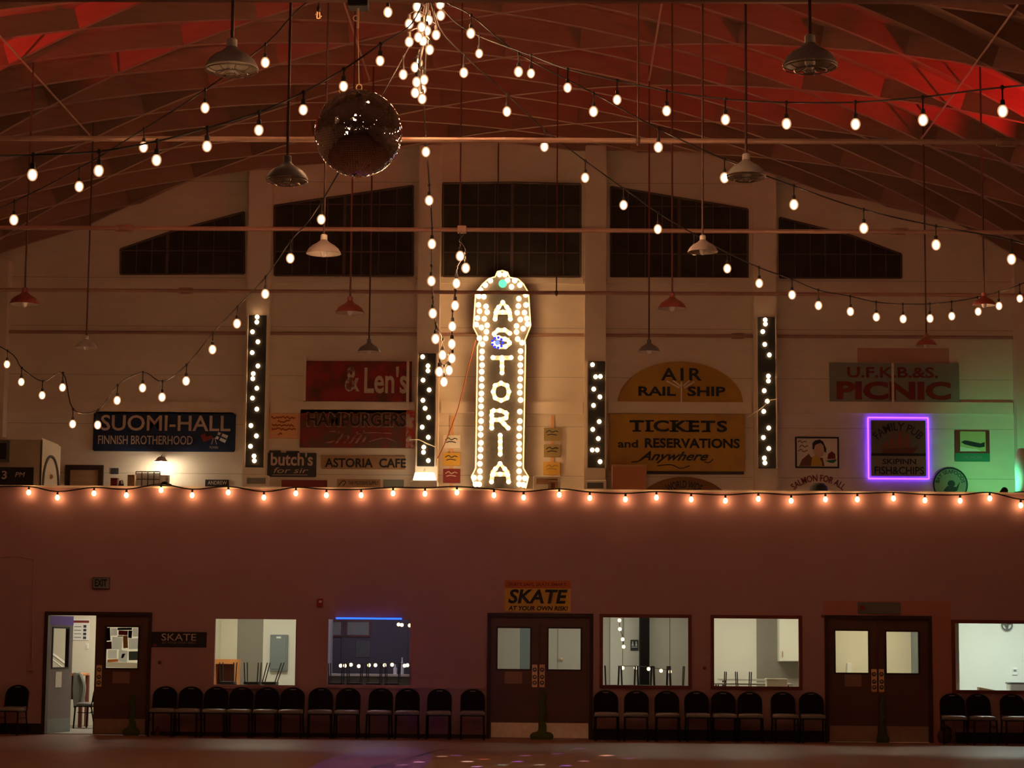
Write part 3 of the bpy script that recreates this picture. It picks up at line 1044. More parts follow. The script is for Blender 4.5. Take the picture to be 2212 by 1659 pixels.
# ------------------------------------------------------------------ mirror ball
YBALL = 20.8
bc = P(774, 288, YBALL)
BR = 97 * YBALL / F
ball = thing('mirror_ball', 'large mirror ball hanging among the string lights', 'mirror ball', bc)
MB().ell(tuple(bc), BR * .985, BR * .985, BR * .985, 40, 24).build('core', M['grout'], ball)
tiles = MB()
rows = 58
rng = random.Random(3)
for r in range(rows):
    t0 = pi * r / rows; t1 = pi * (r + 1) / rows
    tm = (t0 + t1) / 2
    n = max(4, int(2 * rows * sin(tm)))
    n = max(4, (n // 12) * 12) if n >= 12 else n
    g = .035
    for q in range(n):
        p0 = 2 * pi * (q + g) / n; p1 = 2 * pi * (q + 1 - g) / n
        ta = t0 + (t1 - t0) * g; tb2 = t1 - (t1 - t0) * g
        j = rng.uniform(-.03, .03); j2 = rng.uniform(-.03, .03)
        seam = 1.0
        if q % max(1, n // 12) == 0:
            seam = 1.0; j *= 6; j2 *= 6
        vs = []
        for (th, ph, sa, sb) in ((ta, p0, -1, -1), (ta, p1, -1, 1), (tb2, p1, 1, 1), (tb2, p0, 1, -1)):
            rr = BR * (1 + (sa * j + sb * j2) * (pi / rows) * .5)
            vs.append((bc.x + rr * sin(th) * cos(ph), bc.y + rr * sin(th) * sin(ph), bc.z + rr * cos(th)))
        tiles.add(vs, [(0, 1, 2, 3)])
to = tiles.build('tiles', M['mirror'], ball)
tm_ = to.data                                # each glass tile is very slightly domed
tm_.polygons.foreach_set('use_smooth', [True] * len(tm_.polygons))
nrm_ = [None] * len(tm_.loops)
for pl in tm_.polygons:
    cn = pl.center.normalized()
    fn = pl.normal if pl.normal.dot(cn) > 0 else -pl.normal
    for li in pl.loop_indices:
        vn = tm_.vertices[tm_.loops[li].vertex_index].co.normalized()
        nrm_[li] = ((fn + (vn - cn) * .8).normalized() * (1 if pl.normal.dot(cn) > 0 else -1))[:]
tm_.normals_split_custom_set(nrm_)
tr_ = P(774, 190, YBALL)
ring = MB().tube([(bc.x + .028 * cos(2 * pi * i / 14), bc.y, bc.z + BR + .03 + .032 * sin(2 * pi * i / 14)) for i in range(14)], .006, 6, True)
ring.tube([(bc.x - .18, bc.y, bc.z + BR * .93), (bc.x - .2, bc.y, bc.z + BR * 1.0), (bc.x - .17, bc.y, bc.z + BR * 1.02), (bc.x - .15, bc.y, bc.z + BR * .95)], .005, 5)
ring.build('hanging_ring', M['brass'], ball)
MB().lathe([(.0, -.02), (.02, -.015), (.012, .02)], (bc.x, bc.y, bc.z - BR), 8).build('bottom_nut', M['brass'], ball)
mtop = P(774, 18, YBALL)
mo = thing('ball_motor', 'black motor box with hook holding the mirror ball at the top edge', 'motor', (mtop.x, YBALL, mtop.z))
zt = zrib(mtop.x) + RD
MB().box(mtop.x - .10, mtop.x + .10, YBALL - .1, YBALL + .1, mtop.z, mtop.z + .26, .012).build('housing', M['black'], mo)
MB().tube([(mtop.x, YBALL, mtop.z + .25), (mtop.x, YBALL, zt + .05)], .03, 8).build('mount', M['iron'], mo)
mb = MB().tube([(mtop.x, YBALL, mtop.z), (mtop.x, YBALL, mtop.z - .2)], .012, 6)
mb.tube([(mtop.x - .02 + .028 * cos(2 * pi * i / 12), YBALL, mtop.z - .10 + .028 * sin(2 * pi * i / 12)) for i in range(12)], .006, 5, True)
mb.tube([(mtop.x, YBALL, mtop.z - .2), (bc.x, YBALL, bc.z + BR + .06)], .004, 5)
mb.build('hook', M['brass'], mo)

# ------------------------------------------------------------------ marquee
YM = D2 - .22
S1 = 3.19


def mp(x, y, Y=YM - .17):
    return P(880 + x / S1, 560 + y / S1, Y)


base = P(1083, 1100, YM)
mq = thing('marquee_sign', 'tall vertical marquee sign outlined in lit bulbs', 'sign', (base.x, YM, 3.3))
outl = [(470, 1580), (440, 1500), (470, 1440), (482, 600), (500, 560), (455, 470), (470, 230), (520, 170), (560, 135), (605, 120), (620, 85), (655, 78), (690, 90), (705, 125), (760, 135), (800, 170), (835, 230), (850, 460), (810, 560), (815, 600), (800, 1440), (835, 1500), (815, 1580)]
poly = []
for x, y in reversed(outl):
    p = mp(x, y, YM)
    poly.append((p.x, p.z))
# carry the board down to the loft floor
xa, xb = mp(480, 1580, YM).x, mp(805, 1580, YM).x
poly = [(xa, 3.3), (xb, 3.3)] + poly
# order: outl reversed runs from right foot up over the top and down to the left foot
MB().prism(poly, YM - .07, YM + .07).build('board', mat('black marquee board', (.05, .045, .04), .6, 0, .5, 14), mq)
trim = MB()
ring = [mp(x, y, YM - .07) for x, y in outl]
trim.tube(ring, .018, 5)
trim.build('edge_trim', M['pil'], mq)
MQB = MB().ell((0, 0, 0), .060, .060, .060, 9, 6).mesh('bulb', M['mq'])
MQL = MB().ell((0, 0, 0), .050, .050, .050, 8, 6).mesh('bulb', M['mql'])
BB = [(497, 545), (517, 585), (515, 635), (513, 680), (515, 730), (512, 775), (512, 825), (512, 875), (510, 925), (508, 968), (508, 1015), (508, 1065), (508, 1115), (505, 1165), (505, 1210), (507, 1265), (505, 1310), (503, 1360), (500, 1410), (500, 1460), (500, 1505), (495, 1550),
      (790, 575), (780, 633), (780, 680), (778, 730), (780, 775), (778, 825), (775, 875), (775, 920), (780, 970), (775, 1050), (775, 1115), (772, 1165), (770, 1218), (770, 1270), (770, 1310), (770, 1360), (770, 1410), (770, 1460), (770, 1508), (770, 1550),
      (460, 1505), (470, 1550), (810, 1510), (800, 1555),
      (635, 105), (672, 105), (690, 145), (572, 147), (740, 147), (537, 178), (775, 178), (505, 213), (718, 190), (492, 255), (815, 245), (527, 258), (768, 272), (490, 315), (542, 325), (817, 315), (765, 322), (497, 358), (550, 365), (807, 368), (757, 368), (483, 405), (530, 410), (822, 408), (778, 415), (475, 450), (550, 455), (828, 447), (752, 460), (510, 470), (798, 478), (545, 500), (752, 502), (540, 545), (760, 550)]
for x, y in BB:
    put('bulb', MQB, mq, mp(x, y))
STK = {  # letter strokes in the unit square
    'A': [[(0, 0), (.08, .55), (.5, 1), (.92, .55), (1, 0)], [(.1, .42), (.9, .42)]],
    'S': [[(.95, .8), (.7, 1), (.3, 1), (.05, .8), (.15, .58), (.5, .5), (.85, .42), (.95, .2), (.7, 0), (.3, 0), (.05, .2)]],
    'T': [[(0, 1), (1, 1)], [(.5, .85), (.5, 0)]],
    'O': [[(.5, 1), (.12, .85), (0, .5), (.12, .15), (.5, 0), (.88, .15), (1, .5), (.88, .85), (.5, 1)]],
    'R': [[(0, 0), (0, 1), (.6, 1), (.95, .82), (.9, .6), (.5, .48), (.1, .48)], [(.5, .48), (1, 0)]],
    'I': [[(.5, 1), (.5, 0)]],
}
for ch, x0, y0, x1, y1 in (('A', 605, 300, 710, 415), ('S', 590, 490, 712, 605), ('T', 590, 680, 715, 785), ('O', 592, 855, 700, 975), ('R', 582, 1045, 695, 1165), ('I', 612, 1215, 668, 1345), ('A', 580, 1410, 698, 1535)):
    mb = MB()
    spots = []
    for st in STK[ch]:
        q = [mp(x0 + u * (x1 - x0), y1 - v * (y1 - y0), YM - .08) for u, v in st]
        mb.tube(q, .052, 6)
        L = sum((q[i + 1] - q[i]).length for i in range(len(q) - 1))
        n = max(2, int(L / .125))
        for k in range(n + 1):
            if st[0] == st[-1] and k == n:
                continue
            d = L * k / n
            for i in range(len(q) - 1):
                l = (q[i + 1] - q[i]).length
                if d <= l + 1e-6:
                    spots.append(q[i].lerp(q[i + 1], min(1, d / l))); break
                d -= l
    lo = mb.build('letter', M['pil'], mq)
    for s_ in spots:
        put('bulb', MQL, lo, s_ + Vector((0, -.060, 0)))
p = mp(657, 168, YM - .24)  # green and blue lights before the marquee, built as glowing balls
g = MB().ell(tuple(p), .085, .06, .085, 12, 8).build('green_light', M['gglow'], mq); g['label'] = 'large green light'
p = mp(620, 575, YM - .34)
g = MB().ell(tuple(p), .05, .05, .05, 12, 8).build('blue_light', M['bglow'], mq); g['label'] = 'large blue light with a ring of blue points'
mb = MB()
for k in range(9):
    a = 2 * pi * k / 9
    mb.ell((p.x + .105 * cos(a), p.y, p.z + .105 * sin(a)), .03, .02, .03, 8, 5)
mb.build('star_ring', M['bring'], g)

# ------------------------------------------------------------------ lit column panels
SPEC = [
    ((533, 681, 573, 1009), 'tall lit black bulb panel on the left column', (2.989, 0, 500), [(1660, 552), (1658, 585), (1630, 648), (1665, 712), (1628, 782), (1665, 868), (1635, 918), (1632, 950), (1658, 1012), (1630, 1076), (1658, 1147), (1620, 1253), (1655, 1320), (1617, 1387), (1640, 1450), (1642, 1480)]),
    ((902, 763, 940, 1007), 'short lit black bulb panel left of the marquee', (3.19, 880, 560), [(105, 672), (142, 735), (142, 768), (108, 833), (150, 900), (107, 972), (122, 1027), (146, 1090), (102, 1157), (144, 1227), (113, 1295), (111, 1330), (144, 1387)]),
    ((1270, 780, 1307, 1010), 'short lit black bulb panel right of the marquee', (4.879, 1260, 740), [(97, 233), (130, 360), (180, 357), (110, 490), (175, 572), (108, 662), (168, 833), (100, 915), (158, 1012), (95, 1132), (147, 1132), (177, 1255)]),
    ((1637, 685, 1676, 1011), 'tall lit black bulb panel on the right column', (3.867, 1640, 740), [(50, -190), (52, -155), (30, -92), (47, 15), (85, 103), (77, 280), (77, 320), (42, 402), (68, 490), (38, 575), (80, 713), (35, 793), (80, 885), (43, 965), (48, 1005)]),
]
DOT = MB().ell((0, 0, 0), .043, .032, .046, 10, 6).mesh('bulb', M['dot'])
for r, lab, (s_, ox, oy), pts in SPEC:
    x0, x1, z0, z1 = rect(*r, YP - .09)
    t = thing('bulb_panel', lab, 'light panel', ((x0 + x1) / 2, YP, z0), 'lit black bulb panels on the columns')  # black panel set with bulbs
    MB().box(x0, x1, YP - .09, YP, z0, z1, .01).build('panel', M['panel'], t)
    mb = MB()
    for a, b in ((x0 - .025, x0), (x1, x1 + .025)):
        mb.box(a, b, YP - .11, YP, z0, z1)
    mb.build('edge_trim', M['pil'], t)
    for x, y in pts:
        p = P(ox + x / s_, oy + y / s_, YP - .10)
        p.x = min(max(p.x, x0 + .05), x1 - .05)
        put('bulb', DOT, t, p)

# ------------------------------------------------------------------ signs on the end wall
YW = D2


def sign(name, label, px, m, th=.05, Y=YW, cat='sign', c=.006, frame=None, fm=None, group=None):
    f = Y - th
    b = rect(*px, f)
    t = thing(name, label, cat, ((b[0] + b[1]) / 2, Y, b[2]), group)
    MB().box(b[0], b[1], f, Y, b[2], b[3], c).build('board', m, t)
    if frame:
        MB().holes(b[0] - frame, b[1] + frame, b[2] - frame, b[3] + frame, f - .02, Y, [(b[0], b[1], b[2], b[3])]).build('frame', fm, t)
    return t, f


def stroke(pxpts, f, r, m, parent, name='lettering', k=4):
    mb = MB()
    for st in pxpts:
        q = [P(x, y, f - r * .2) for x, y in st]
        mb.tube(spline(q, k), r, 5)
    return mb.build(name, m, parent)


# blue hall sign
t, f = sign('hall_sign', 'long navy blue sign with pale lettering and two crossed flags', (201, 889, 508, 975), M['blue'], .06, c=.05)
text('SUOMI-HALL', rect(218, 897, 498, 931, f), f, M['lett'], t, bold=.012)
text('FINNISH BROTHERHOOD', rect(212, 941, 416, 960, f), f, M['lett'], t, bold=.006)
for pts, m, lab in (([(432, 940), (454, 932), (460, 947), (440, 955)], M['redlt'], 'red flag'), ([(465, 947), (472, 933), (493, 941), (486, 957)], M['paperw'], 'white flag')):
    q = [P(x, y, f) for x, y in pts]
    g = MB().prism([(p.x, p.z) for p in q], f - .006, f).build('flag', m, t); g['label'] = lab
    if m is M['redlt']:
        q = [P(x, y, f) for x, y in ((443, 936), (454, 932), (457, 940), (446, 944))]
        MB().prism([(p.x, p.z) for p in q], f - .009, f - .006).build('canton', M['navy'], g)
    else:
        mb = MB()
        for a, b in (((468.5, 940), (489, 949)), ((479, 936), (472, 950.5))):
            a, b = P(*a, f - .008), P(*b, f - .008)
            mb.tube([a, b], .016, 4)
        mb.build('cross', M['blue'], g)
stroke([[(461, 946), (457, 960)], [(464, 946), (468, 960)]], f, .008, M['lett'], t, 'flag_pole')
text('TOVERI', rect(452, 964, 471, 969, f), f, M['lett'], t)

# red "& Len's" sign
t, f = sign('shop_sign', 'weathered red sign with worn cream letters above the hamburger sign', (661, 780, 889, 866), M['red'], .06)
text("&", rect(745, 792, 777, 846, f), f, M['ghost'], t, bold=.02)
text("Len's", rect(787, 792, 880, 850, f), f, mat('faded cream lettering', (.55, .45, .35), .7, 0, .2, 8), t, bold=.02)
MB().box(*rect(878, 778, 884, 886, f - .01)[:2], f - .035, f - .005, *rect(878, 778, 884, 886, f - .01)[2:]).build('batten', M['pil'], t)
x0, x1, z0, z1 = rect(656, 770, 661, 866, f)
MB().box(x0, x1, f - .01, YW, z0, z1).build('batten', M['pil'], t)
# hamburger sign
t, f = sign('burger_sign', 'flaking red hamburger sign with worn script line below', (648, 885, 894, 967), M['red2'], .06)
text('HAMBURGERS', rect(662, 890, 880, 923, f), f, M['ghost4'], t, t=.004, bold=.06, name='lettering_outline')
text('HAMBURGERS', rect(664, 892, 878, 921, f), f - .004, M['ghost2'], t, bold=.025)
text('Chili', rect(690, 930, 800, 958, f), f, M['ghost3'], t, shear=.45, bold=.0)
stroke([[(770, 938), (800, 934), (848, 936)], [(790, 956), (830, 946), (860, 956)]], f, .012, M['ghost3'], t, 'swash')
x0, x1, z0, z1 = rect(876, 887, 894, 967, f)
MB().box(x0 + .01, x1 + .02, f - .02, f, z0, z1, .004).build('end_plate', worn('scraped red plate', (.50, .06, .05), (.6, .45, .38), 6, .5, .05), t)
# orange paper
t, f = sign('paper_poster', 'orange paper poster with red handwriting beside the hamburger sign', (581, 882, 645, 947), M['opaper'], .02, cat='poster')
for k, (s_, a, b) in enumerate((('VCorallo', 588, 638), ('amerikkalai', 586, 639), ('is meal', 598, 630), ('sea & lamb', 588, 638), ('on good trail', 586, 640))):
    pass
rngs = random.Random(5)
sts = []
for y, a, b in ((890, 588, 638), (902, 586, 639), (910, 600, 628), (919, 587, 638), (927, 587, 640), (937, 600, 610)):
    st = []
    x = a
    while x < b:
        st.append((x, y + rngs.uniform(-2.2, 2.2))); x += 3.0
    sts.append(st)
stroke(sts, f, .014, M['rust'], t, 'scribble', 2)
# butch's
t, f = sign('charcoal_sign', "charcoal sign with pale lower case serif lettering under the orange poster", (576, 978, 683, 1030), M['char'], .06, c=.015)
x0, x1, z0, z1 = rect(582, 973, 606, 979, f)
mb = MB().box(x0, x1, f, YW, z0 - .02, z1, .01)
x0, x1, z0, z1 = rect(618, 974, 646, 979, f); mb.box(x0, x1, f, YW, z0 - .02, z1, .01)
mb.build('crest', M['char'], t)
text("butch's", rect(585, 977, 676, 1006, f), f, M['lett'], t, bold=.02)
text('for sir', rect(591, 1010, 666, 1022, f), f, M['lett'], t, shear=.25)
stroke([[(588, 1026), (664, 1026)]], f, .006, M['lett'], t, 'underline')
# astoria cafe
t, f = sign('cafe_sign', 'narrow tan board with black cafe lettering under the hamburger sign', (695, 985, 875, 1013), M['tan'], .05)
text('ASTORIA  CAFE', rect(702, 990, 877, 1010, f), f, M['navy'], t, bold=.025)
# low signs behind the parapet
t, f = sign('red_plaque', 'plain dark red board low behind the parapet under the charcoal sign', (608, 1037, 706, 1062), M['redlt'], .04)
t, f = sign('market_plaque', 'small pale plaque with black lettering low behind the parapet', (728, 1035, 822, 1062), M['tan'], .04)
text('THE MODERN SUPPLY', rect(752, 1039, 818, 1047, f), f, M['navy'], t)
stroke([[(732, 1049), (740, 1039), (747, 1041), (741, 1050)]], f, .008, M['navy'], t, 'emblem')
t, f = sign('pale_plaque', 'small grey label plaque beside the column, lowest in its bay', (828, 1036, 872, 1060), M['grey'], .03)
t, f = sign('chalk_plaque', 'little black plaque with white capitals left of the first column', (443, 1036, 494, 1060), M['black'], .03)
text('ANDREW', rect(449, 1039, 490, 1047, f), f, M['lett'], t)

# small plates either side of the marquee, hung on straps
for px, m, lab, tx, tm in (((957, 940, 994, 968), 'paper', 'small white plate, topmost of the three left of marquee', 'Astoria', 'navy'),
                           ((957, 978, 994, 1006), 'yellow', 'small yellow plate, middle of the three left of marquee', 'Coffee', 'navy'),
                           ((957, 1013, 994, 1043), 'redlt', 'small red plate, lowest of the three left of marquee', 'apollo', 'lett'),
                           ((1175, 924, 1212, 952), 'olive', 'small olive plate, topmost of the three right of marquee', 'Old Pacific', 'navy'),
                           ((1175, 960, 1211, 987), 'olive', 'small brown plate, middle of the three right of marquee', 'Wright', 'navy'),
                           ((1174, 998, 1210, 1026), 'yellow', 'small ochre plate, lowest of the three right of marquee', 'lumber', 'olive')):
    t, f = sign('shop_plate', lab, px, M[m], .03, YW - .02, 'sign', .004, group='small plates hung beside the marquee')
    stroke([[(px[0] + 5, px[1] + 10), (px[0] + 12, px[1] + 6), (px[0] + 18, px[1] + 10), (px[0] + 25, px[1] + 7), (px[0] + 31, px[1] + 9)], [(px[0] + 7, px[1] + 16), (px[0] + 16, px[1] + 14), (px[0] + 28, px[1] + 16)]], f, .009, M[tm], t, 'scribble', 3)
for a, b, c, d, lab in ((972, 898, 979, 1056, 'flat orange strap hanging behind the plates left of marquee'), (1190, 898, 1196, 1056, 'flat orange strap hanging behind the plates right of marquee')):
    x0, x1, z0, z1 = rect(a, b, c, d, YW)
    tag(MB().box(x0, x1, YW - .02, YW, z0, z1).build('strap', M['opaper']), lab, 'strap')

# AIR RAIL SHIP half round
f = YW - .05
c = P(1470, 871, f)
rx = P(1605, 871, f).x - c.x
rz = P(1470, 781, f).z - c.z
t = thing('arch_sign', 'half round ochre sign with AIR, RAIL and SHIP in dark letters', 'sign', (c.x, YW, c.z))
MB().prism(disc(c.x, c.z, rx, rz, 36, 0, pi), f, YW, .006).build('board', M['orange2'], t)
text('AIR', rect(1428, 795, 1516, 822, f), f, M['navy'], t, bold=.02, spacing=1.3)
text('RAIL', rect(1379, 835, 1460, 855, f), f, M['navy'], t, bold=.03)
text('SHIP', rect(1485, 835, 1567, 856, f), f, M['navy'], t, bold=.03)
stroke([[(1472, 886), (1472, 825)], [(1468, 838), (1440, 823)], [(1470, 834), (1454, 822)], [(1476, 834), (1490, 822)], [(1478, 838), (1500, 824)]], f, .018, M['pil'], t, 'fan_batten', 2)
# TICKETS sign
t, f = sign('tickets_sign', 'large weathered yellow ticket office sign under the half round one', (1316, 894, 1609, 1018), M['orange'], .07)
SER = M['navy']
text('TICKETS', rect(1360, 908, 1571, 933, f), f, SER, t, bold=.03, spacing=1.15)
# slab serifs of the big word
wbox = rect(1360, 908, 1571, 933, f)
vs, fs = glyphs('TICKETS', 0, .03, 1.15)
text('and', rect(1335, 950, 1378, 967, f), f, SER, t, bold=.02)
text('RESERVATIONS', rect(1393, 947, 1598, 968, f), f, SER, t, bold=.03)
text('Anywhere', rect(1380, 975, 1530, 1001, f), f, SER, t, shear=.5, bold=.02)
stroke([[(1364, 998), (1380, 996), (1396, 986), (1404, 976)], [(1522, 998), (1532, 999), (1540, 992)], [(1420, 1006), (1450, 1004), (1470, 1012), (1490, 1006)]], f, .010, SER, t, 'swash')
mb = MB()
h = wbox[3] - wbox[2]
w_ = wbox[1] - wbox[0]
for u, d in ((.075, 1), (.205, 2), (.455, 2), (.62, 2), (.785, 1)):
    for top_ in ((0, 1) if d == 2 else (0,)):
        z = wbox[2] if not top_ else wbox[3] - .12 * h
        mb.box(wbox[0] + w_ * (u - .045), wbox[0] + w_ * (u + .045), f - .008, f, z, z + .12 * h)
mb.build('serifs', SER, t)
x0, x1, z0, z1 = rect(1397, 1018, 1607, 1024, f)
MB().box(x0, x1, f - .01, YW, z0, z1).build('lower_rail', M['dark'], t)
# orange cabinet
x0, x1, z0, z1 = rect(1322, 1004, 1397, 1060, 43.9)
t = thing('cupboard', 'plain orange-brown cupboard standing below the ticket sign', 'cupboard', ((x0 + x1) / 2, 44.0, 3.3))
MB().box(x0, x1, 43.9, 44.28, 3.3, z1, .01).build('body', M['tan'], t)
xm = (x0 + x1) / 2
for a, b in ((x0 + .01, x1 - .01),):
    dd = MB().box(a, b, 43.88, 43.9, 3.4, z1 - .03, .006).build('door', mat('orange brown panel', (.45, .17, .07), .6, 0, .1, 4), t)
    MB().ell((b - .05, 43.87, 4.2), .015, .015, .015, 8, 6).build('knob', M['brass'], dd)
# WORLD WIDE half round
c = P(1478, 1090, f)
rx = P(1575, 1090, f).x - c.x
rz = P(1478, 1030, f).z - c.z
t = thing('arch_sign', 'half round brown sign just showing above the parapet', 'sign', (c.x, YW, c.z))
MB().prism(disc(c.x, c.z, rx, rz, 32, 0, pi), YW - .05, YW, .006).build('board', mat('brown ochre board', (.24, .12, .045), .7, 0, .15, 3), t)
text('WORLD WIDE', None, YW - .05, M['navy'], t, bold=.02, arc=(c.x, c.z - .25, rz + .02, .16, pi - 1.02, 1.02))
# PICNIC
t, f = sign('picnic_sign', 'grey board with dark red picnic lettering above the violet framed sign', (1792, 784, 2072, 873), M['grey'], .05)
text('U.F.K.B.&S.', rect(1830, 793, 2026, 816, f), f, M['redlt'], t, bold=.02)
text('PICNIC', rect(1807, 824, 2054, 864, f), f, M['redlt'], t, bold=.045)
x0, x1, z0, z1 = rect(1926, 785, 1931, 890, f)
MB().box(x0, x1, f - .03, f - .002, z0, z1).build('batten', M['pil'], t)
# printed poster with a man at table
t, f = sign('man_poster', 'framed print of a dark haired diner in an orange bib', (1721, 947, 1809, 1008), M['paper'], .02, cat='poster', frame=.03, fm=M['black'])
pp = lambda pts: [(P(x, y, f).x, P(x, y, f).z) for x, y in pts]
q = lambda x, y: (1680 + x / 11.85, 920 + y / 11.85)
PR = [('jacket', M['woodd'], [q(550, 1030), (q(620, 860)), q(800, 710), q(850, 800), q(1150, 820), q(1200, 1030)], .002),
      ('bib', M['yellow'], [q(850, 1025), q(880, 800), q(960, 760), q(1060, 800), q(1130, 930), q(1140, 1025)], .004),
      ('face', M['skin'], [q(940, 720), q(900, 560), q(930, 440), q(1080, 400), q(1180, 480), q(1200, 620), q(1170, 760), q(1080, 800), q(980, 780)], .005),
      ('hair', M['black'], [q(890, 600), q(890, 440), q(960, 370), q(1080, 350), q(1160, 400), q(1240, 580), q(1240, 690), q(1190, 660), q(1170, 500), q(1100, 440), q(1000, 470), q(950, 500), q(930, 600)], .007),
      ('dish', M['green'], [q(1230, 890), q(1500, 850), q(1500, 890), q(1430, 950), q(1320, 940)], .003),
      ('meal', M['redlt'], [q(1270, 850), q(1290, 720), q(1380, 650), q(1470, 720), q(1480, 840)], .002)]
for nm, m, pts, th in PR:
    MB().prism(pp(pts), f - th, f).build(nm, m, t)
stroke([[q(520, 420), q(570, 370), q(620, 430), q(680, 390), q(740, 420)], [q(560, 540), q(620, 490), q(690, 540), q(780, 500)], [q(530, 640), q(600, 600), q(660, 660), q(760, 620)]], f, .008, M['woodd'], t, 'script', 3)
# salmon letters on the wall
c = P(1768, 1092, YW)
t = thing('wall_lettering', 'dark red arched salmon lettering mounted on the boards', 'lettering', (c.x, YW, c.z))
rr = (P(1833, 1090, YW).x - c.x)
text('SALMON FOR ALL', None, YW, M['redlt'], t, t=.02, bold=.01, arc=(c.x, P(1768, 1025, YW).z - .88, .74, .135, pi / 2 + .72, pi / 2 - .72))
x0, x1, z0, z1 = rect(1747, 1043, 1790, 1070, 43.2)
t = thing('black_bag', 'rounded black bag standing under the salmon lettering', 'bag', ((x0 + x1) / 2, 43.2, 3.3))
MB().lathe([(.01, z1 - 3.3), (.10, z1 - 3.31), (.17, z1 - 3.38), (.20, z1 - 3.6), (.22, .6), (.24, .02), (.01, 0)], ((x0 + x1) / 2, 43.2, 3.3), 18).build('body', M['char'], t)
# violet framed pub sign
t, f = sign('pub_sign', 'square dark ship sign framed by a glowing violet light strip', (1882, 908, 2000, 1028), M['pubbg'], .07)
mb = MB()
bb = rect(1876, 902, 2006, 1034, f)
for a, b in (((bb[0], bb[2]), (bb[1], bb[2])), ((bb[1], bb[2]), (bb[1], bb[3])), ((bb[1], bb[3]), (bb[0], bb[3])), ((bb[0], bb[3]), (bb[0], bb[2]))):
    mb.tube([(a[0], YW - .045, a[1]), (b[0], YW - .045, b[1])], .017, 6)
mb.build('led_strip', M['led_v'], t)
x0, x1, z0, z1 = rect(1882, 979, 2000, 985, f)
MB().box(x0, x1, f - .005, f, z0, z1).build('sea_band', M['navy'], t)
x0, x1, z0, z1 = rect(1882, 985, 2000, 1028, f)
MB().box(x0, x1, f - .003, f, z0, z1).build('lower_panel', mat('pub board lower', (.26, .235, .20), .7, 0, .15, 6), t)
cp = P(1941, 985, f)
text('FAMILY PUB', None, f, M['navy'], t, bold=.012, arc=(cp.x, cp.z, .52, .17, pi - .68, .68))
text('SKIPINN', rect(1906, 991, 1979, 1003, f), f, M['navy'], t, bold=.02)
text('FISH&CHIPS', rect(1889, 1008, 1996, 1025, f), f, M['navy'], t, bold=.02)
hull = pp([(1902, 970), (1982, 970), (1992, 962), (1975, 974), (1970, 979), (1910, 979)])
MB().prism(pp([(1904, 970), (1910, 979), (1972, 979), (1984, 966)]), f - .006, f).build('hull', M['woodd'], t)
for a, b, c_, d in ((1923, 936, 1933, 969), (1938, 932, 1951, 969), (1955, 938, 1966, 969)):
    MB().prism(pp([(a, d), (c_, d), (c_ - 1, (b + d) / 2), (c_ - 3, b), (a + 3, b), (a + 1, (b + d) / 2)]), f - .005, f).build('sail', M['ship'], t)
MB().prism(pp([(1903, 968), (1918, 968), (1918, 950)]), f - .005, f).build('sail', M['ship'], t)
# salmon tin poster
t, f = sign('salmon_poster', 'small red and green poster with a fish near the right column', (2063, 930, 2138, 997), M['redlt'], .03, cat='poster')
x0, x1, z0, z1 = rect(2063, 979, 2138, 997, f)
MB().box(x0, x1, f - .004, f, z0, z1).build('lower_band', M['green'], t)
x0, x1, z0, z1 = rect(2074, 932, 2129, 975, f)
MB().box(x0, x1, f - .004, f, z0, z1).build('picture', mat('pale yellow print', (.55, .52, .26), .7, 0, .1, 8), t)
MB().prism(pp([(2076, 955), (2084, 951), (2100, 954), (2118, 958), (2127, 955), (2127, 965), (2116, 967), (2100, 964), (2084, 960)]), f - .008, f).build('fish', M['navy'], t)
MB().prism(pp([(2074, 964), (2090, 968), (2110, 970), (2120, 975), (2074, 975)]), f - .007, f).build('water', M['paper'], t)
text('SALMON', rect(2080, 985, 2120, 991, f), f, M['grey'], t)
# round seafood sign
f = YW - .04
c = P(2053, 1047, f)
R = P(2090, 1047, f).x - c.x
t = thing('round_sign', 'round white sign with dark rim and curved lettering at loft edge', 'sign', (c.x, YW, c.z - R))
MB().prism(disc(c.x, c.z, R, R, 36), f, YW).build('board', M['grey'], t)
MB().tube([(x, f - .005, z) for x, z in disc(c.x, c.z, R * .98, R * .98, 36)], .018, 5, True).build('rim', M['navy'], t)
text('BAY SEAFOODS', None, f, M['navy'], t, bold=.01, arc=(c.x, c.z, R * .66, R * .22, pi - .15, .15))
mb = MB().prism(disc(c.x + .02, c.z + .02, R * .22, R * .2, 16), f - .006, f)
mb.prism(pp([(2038, 1060), (2046, 1050), (2066, 1052), (2074, 1040), (2068, 1060), (2052, 1066)]), f - .007, f)
mb.build('emblem', M['navy'], t)
# far right wrapped bundle
p = P(2208, 1020, 43.2)
t = thing('tarp_bundle', 'tall white tarp wrapped bundle at the right edge of the loft', 'bundle', (p.x, 43.2, 3.3))
zt = P(2208, 968, 43.2).z - 3.3
MB().lathe([(.01, zt), (.08, zt - .01), (.15, zt - .12), (.17, zt - .4), (.16, zt - .7), (.18, .5), (.2, 0), (.01, 0)], (p.x + .02, 43.2, 3.3), 14).build('tarp', M['tarp'], t)
MB().tube([(p.x + .02 + .18 * cos(2 * pi * i / 16), 43.2 + .18 * sin(2 * pi * i / 16), 3.3 + zt * .62) for i in range(16)], .012, 5, True).build('tie', M['blue'], t)
p = P(2170, 1062, 42.6)
t = thing('stage_light', 'small black light fixture on the loft floor right of the round sign', 'light fixture', (p.x, 42.6, 3.3))
MB().tube([(p.x, 42.6, 3.3), (p.x, 42.6, p.z - .02)], .02, 8).build('stand', M['black'], t)
MB().tube([(p.x - .06, 42.56, p.z - .03), (p.x + .02, 42.68, p.z + .03)], [.05, .07], 10).build('head', M['black'], t)
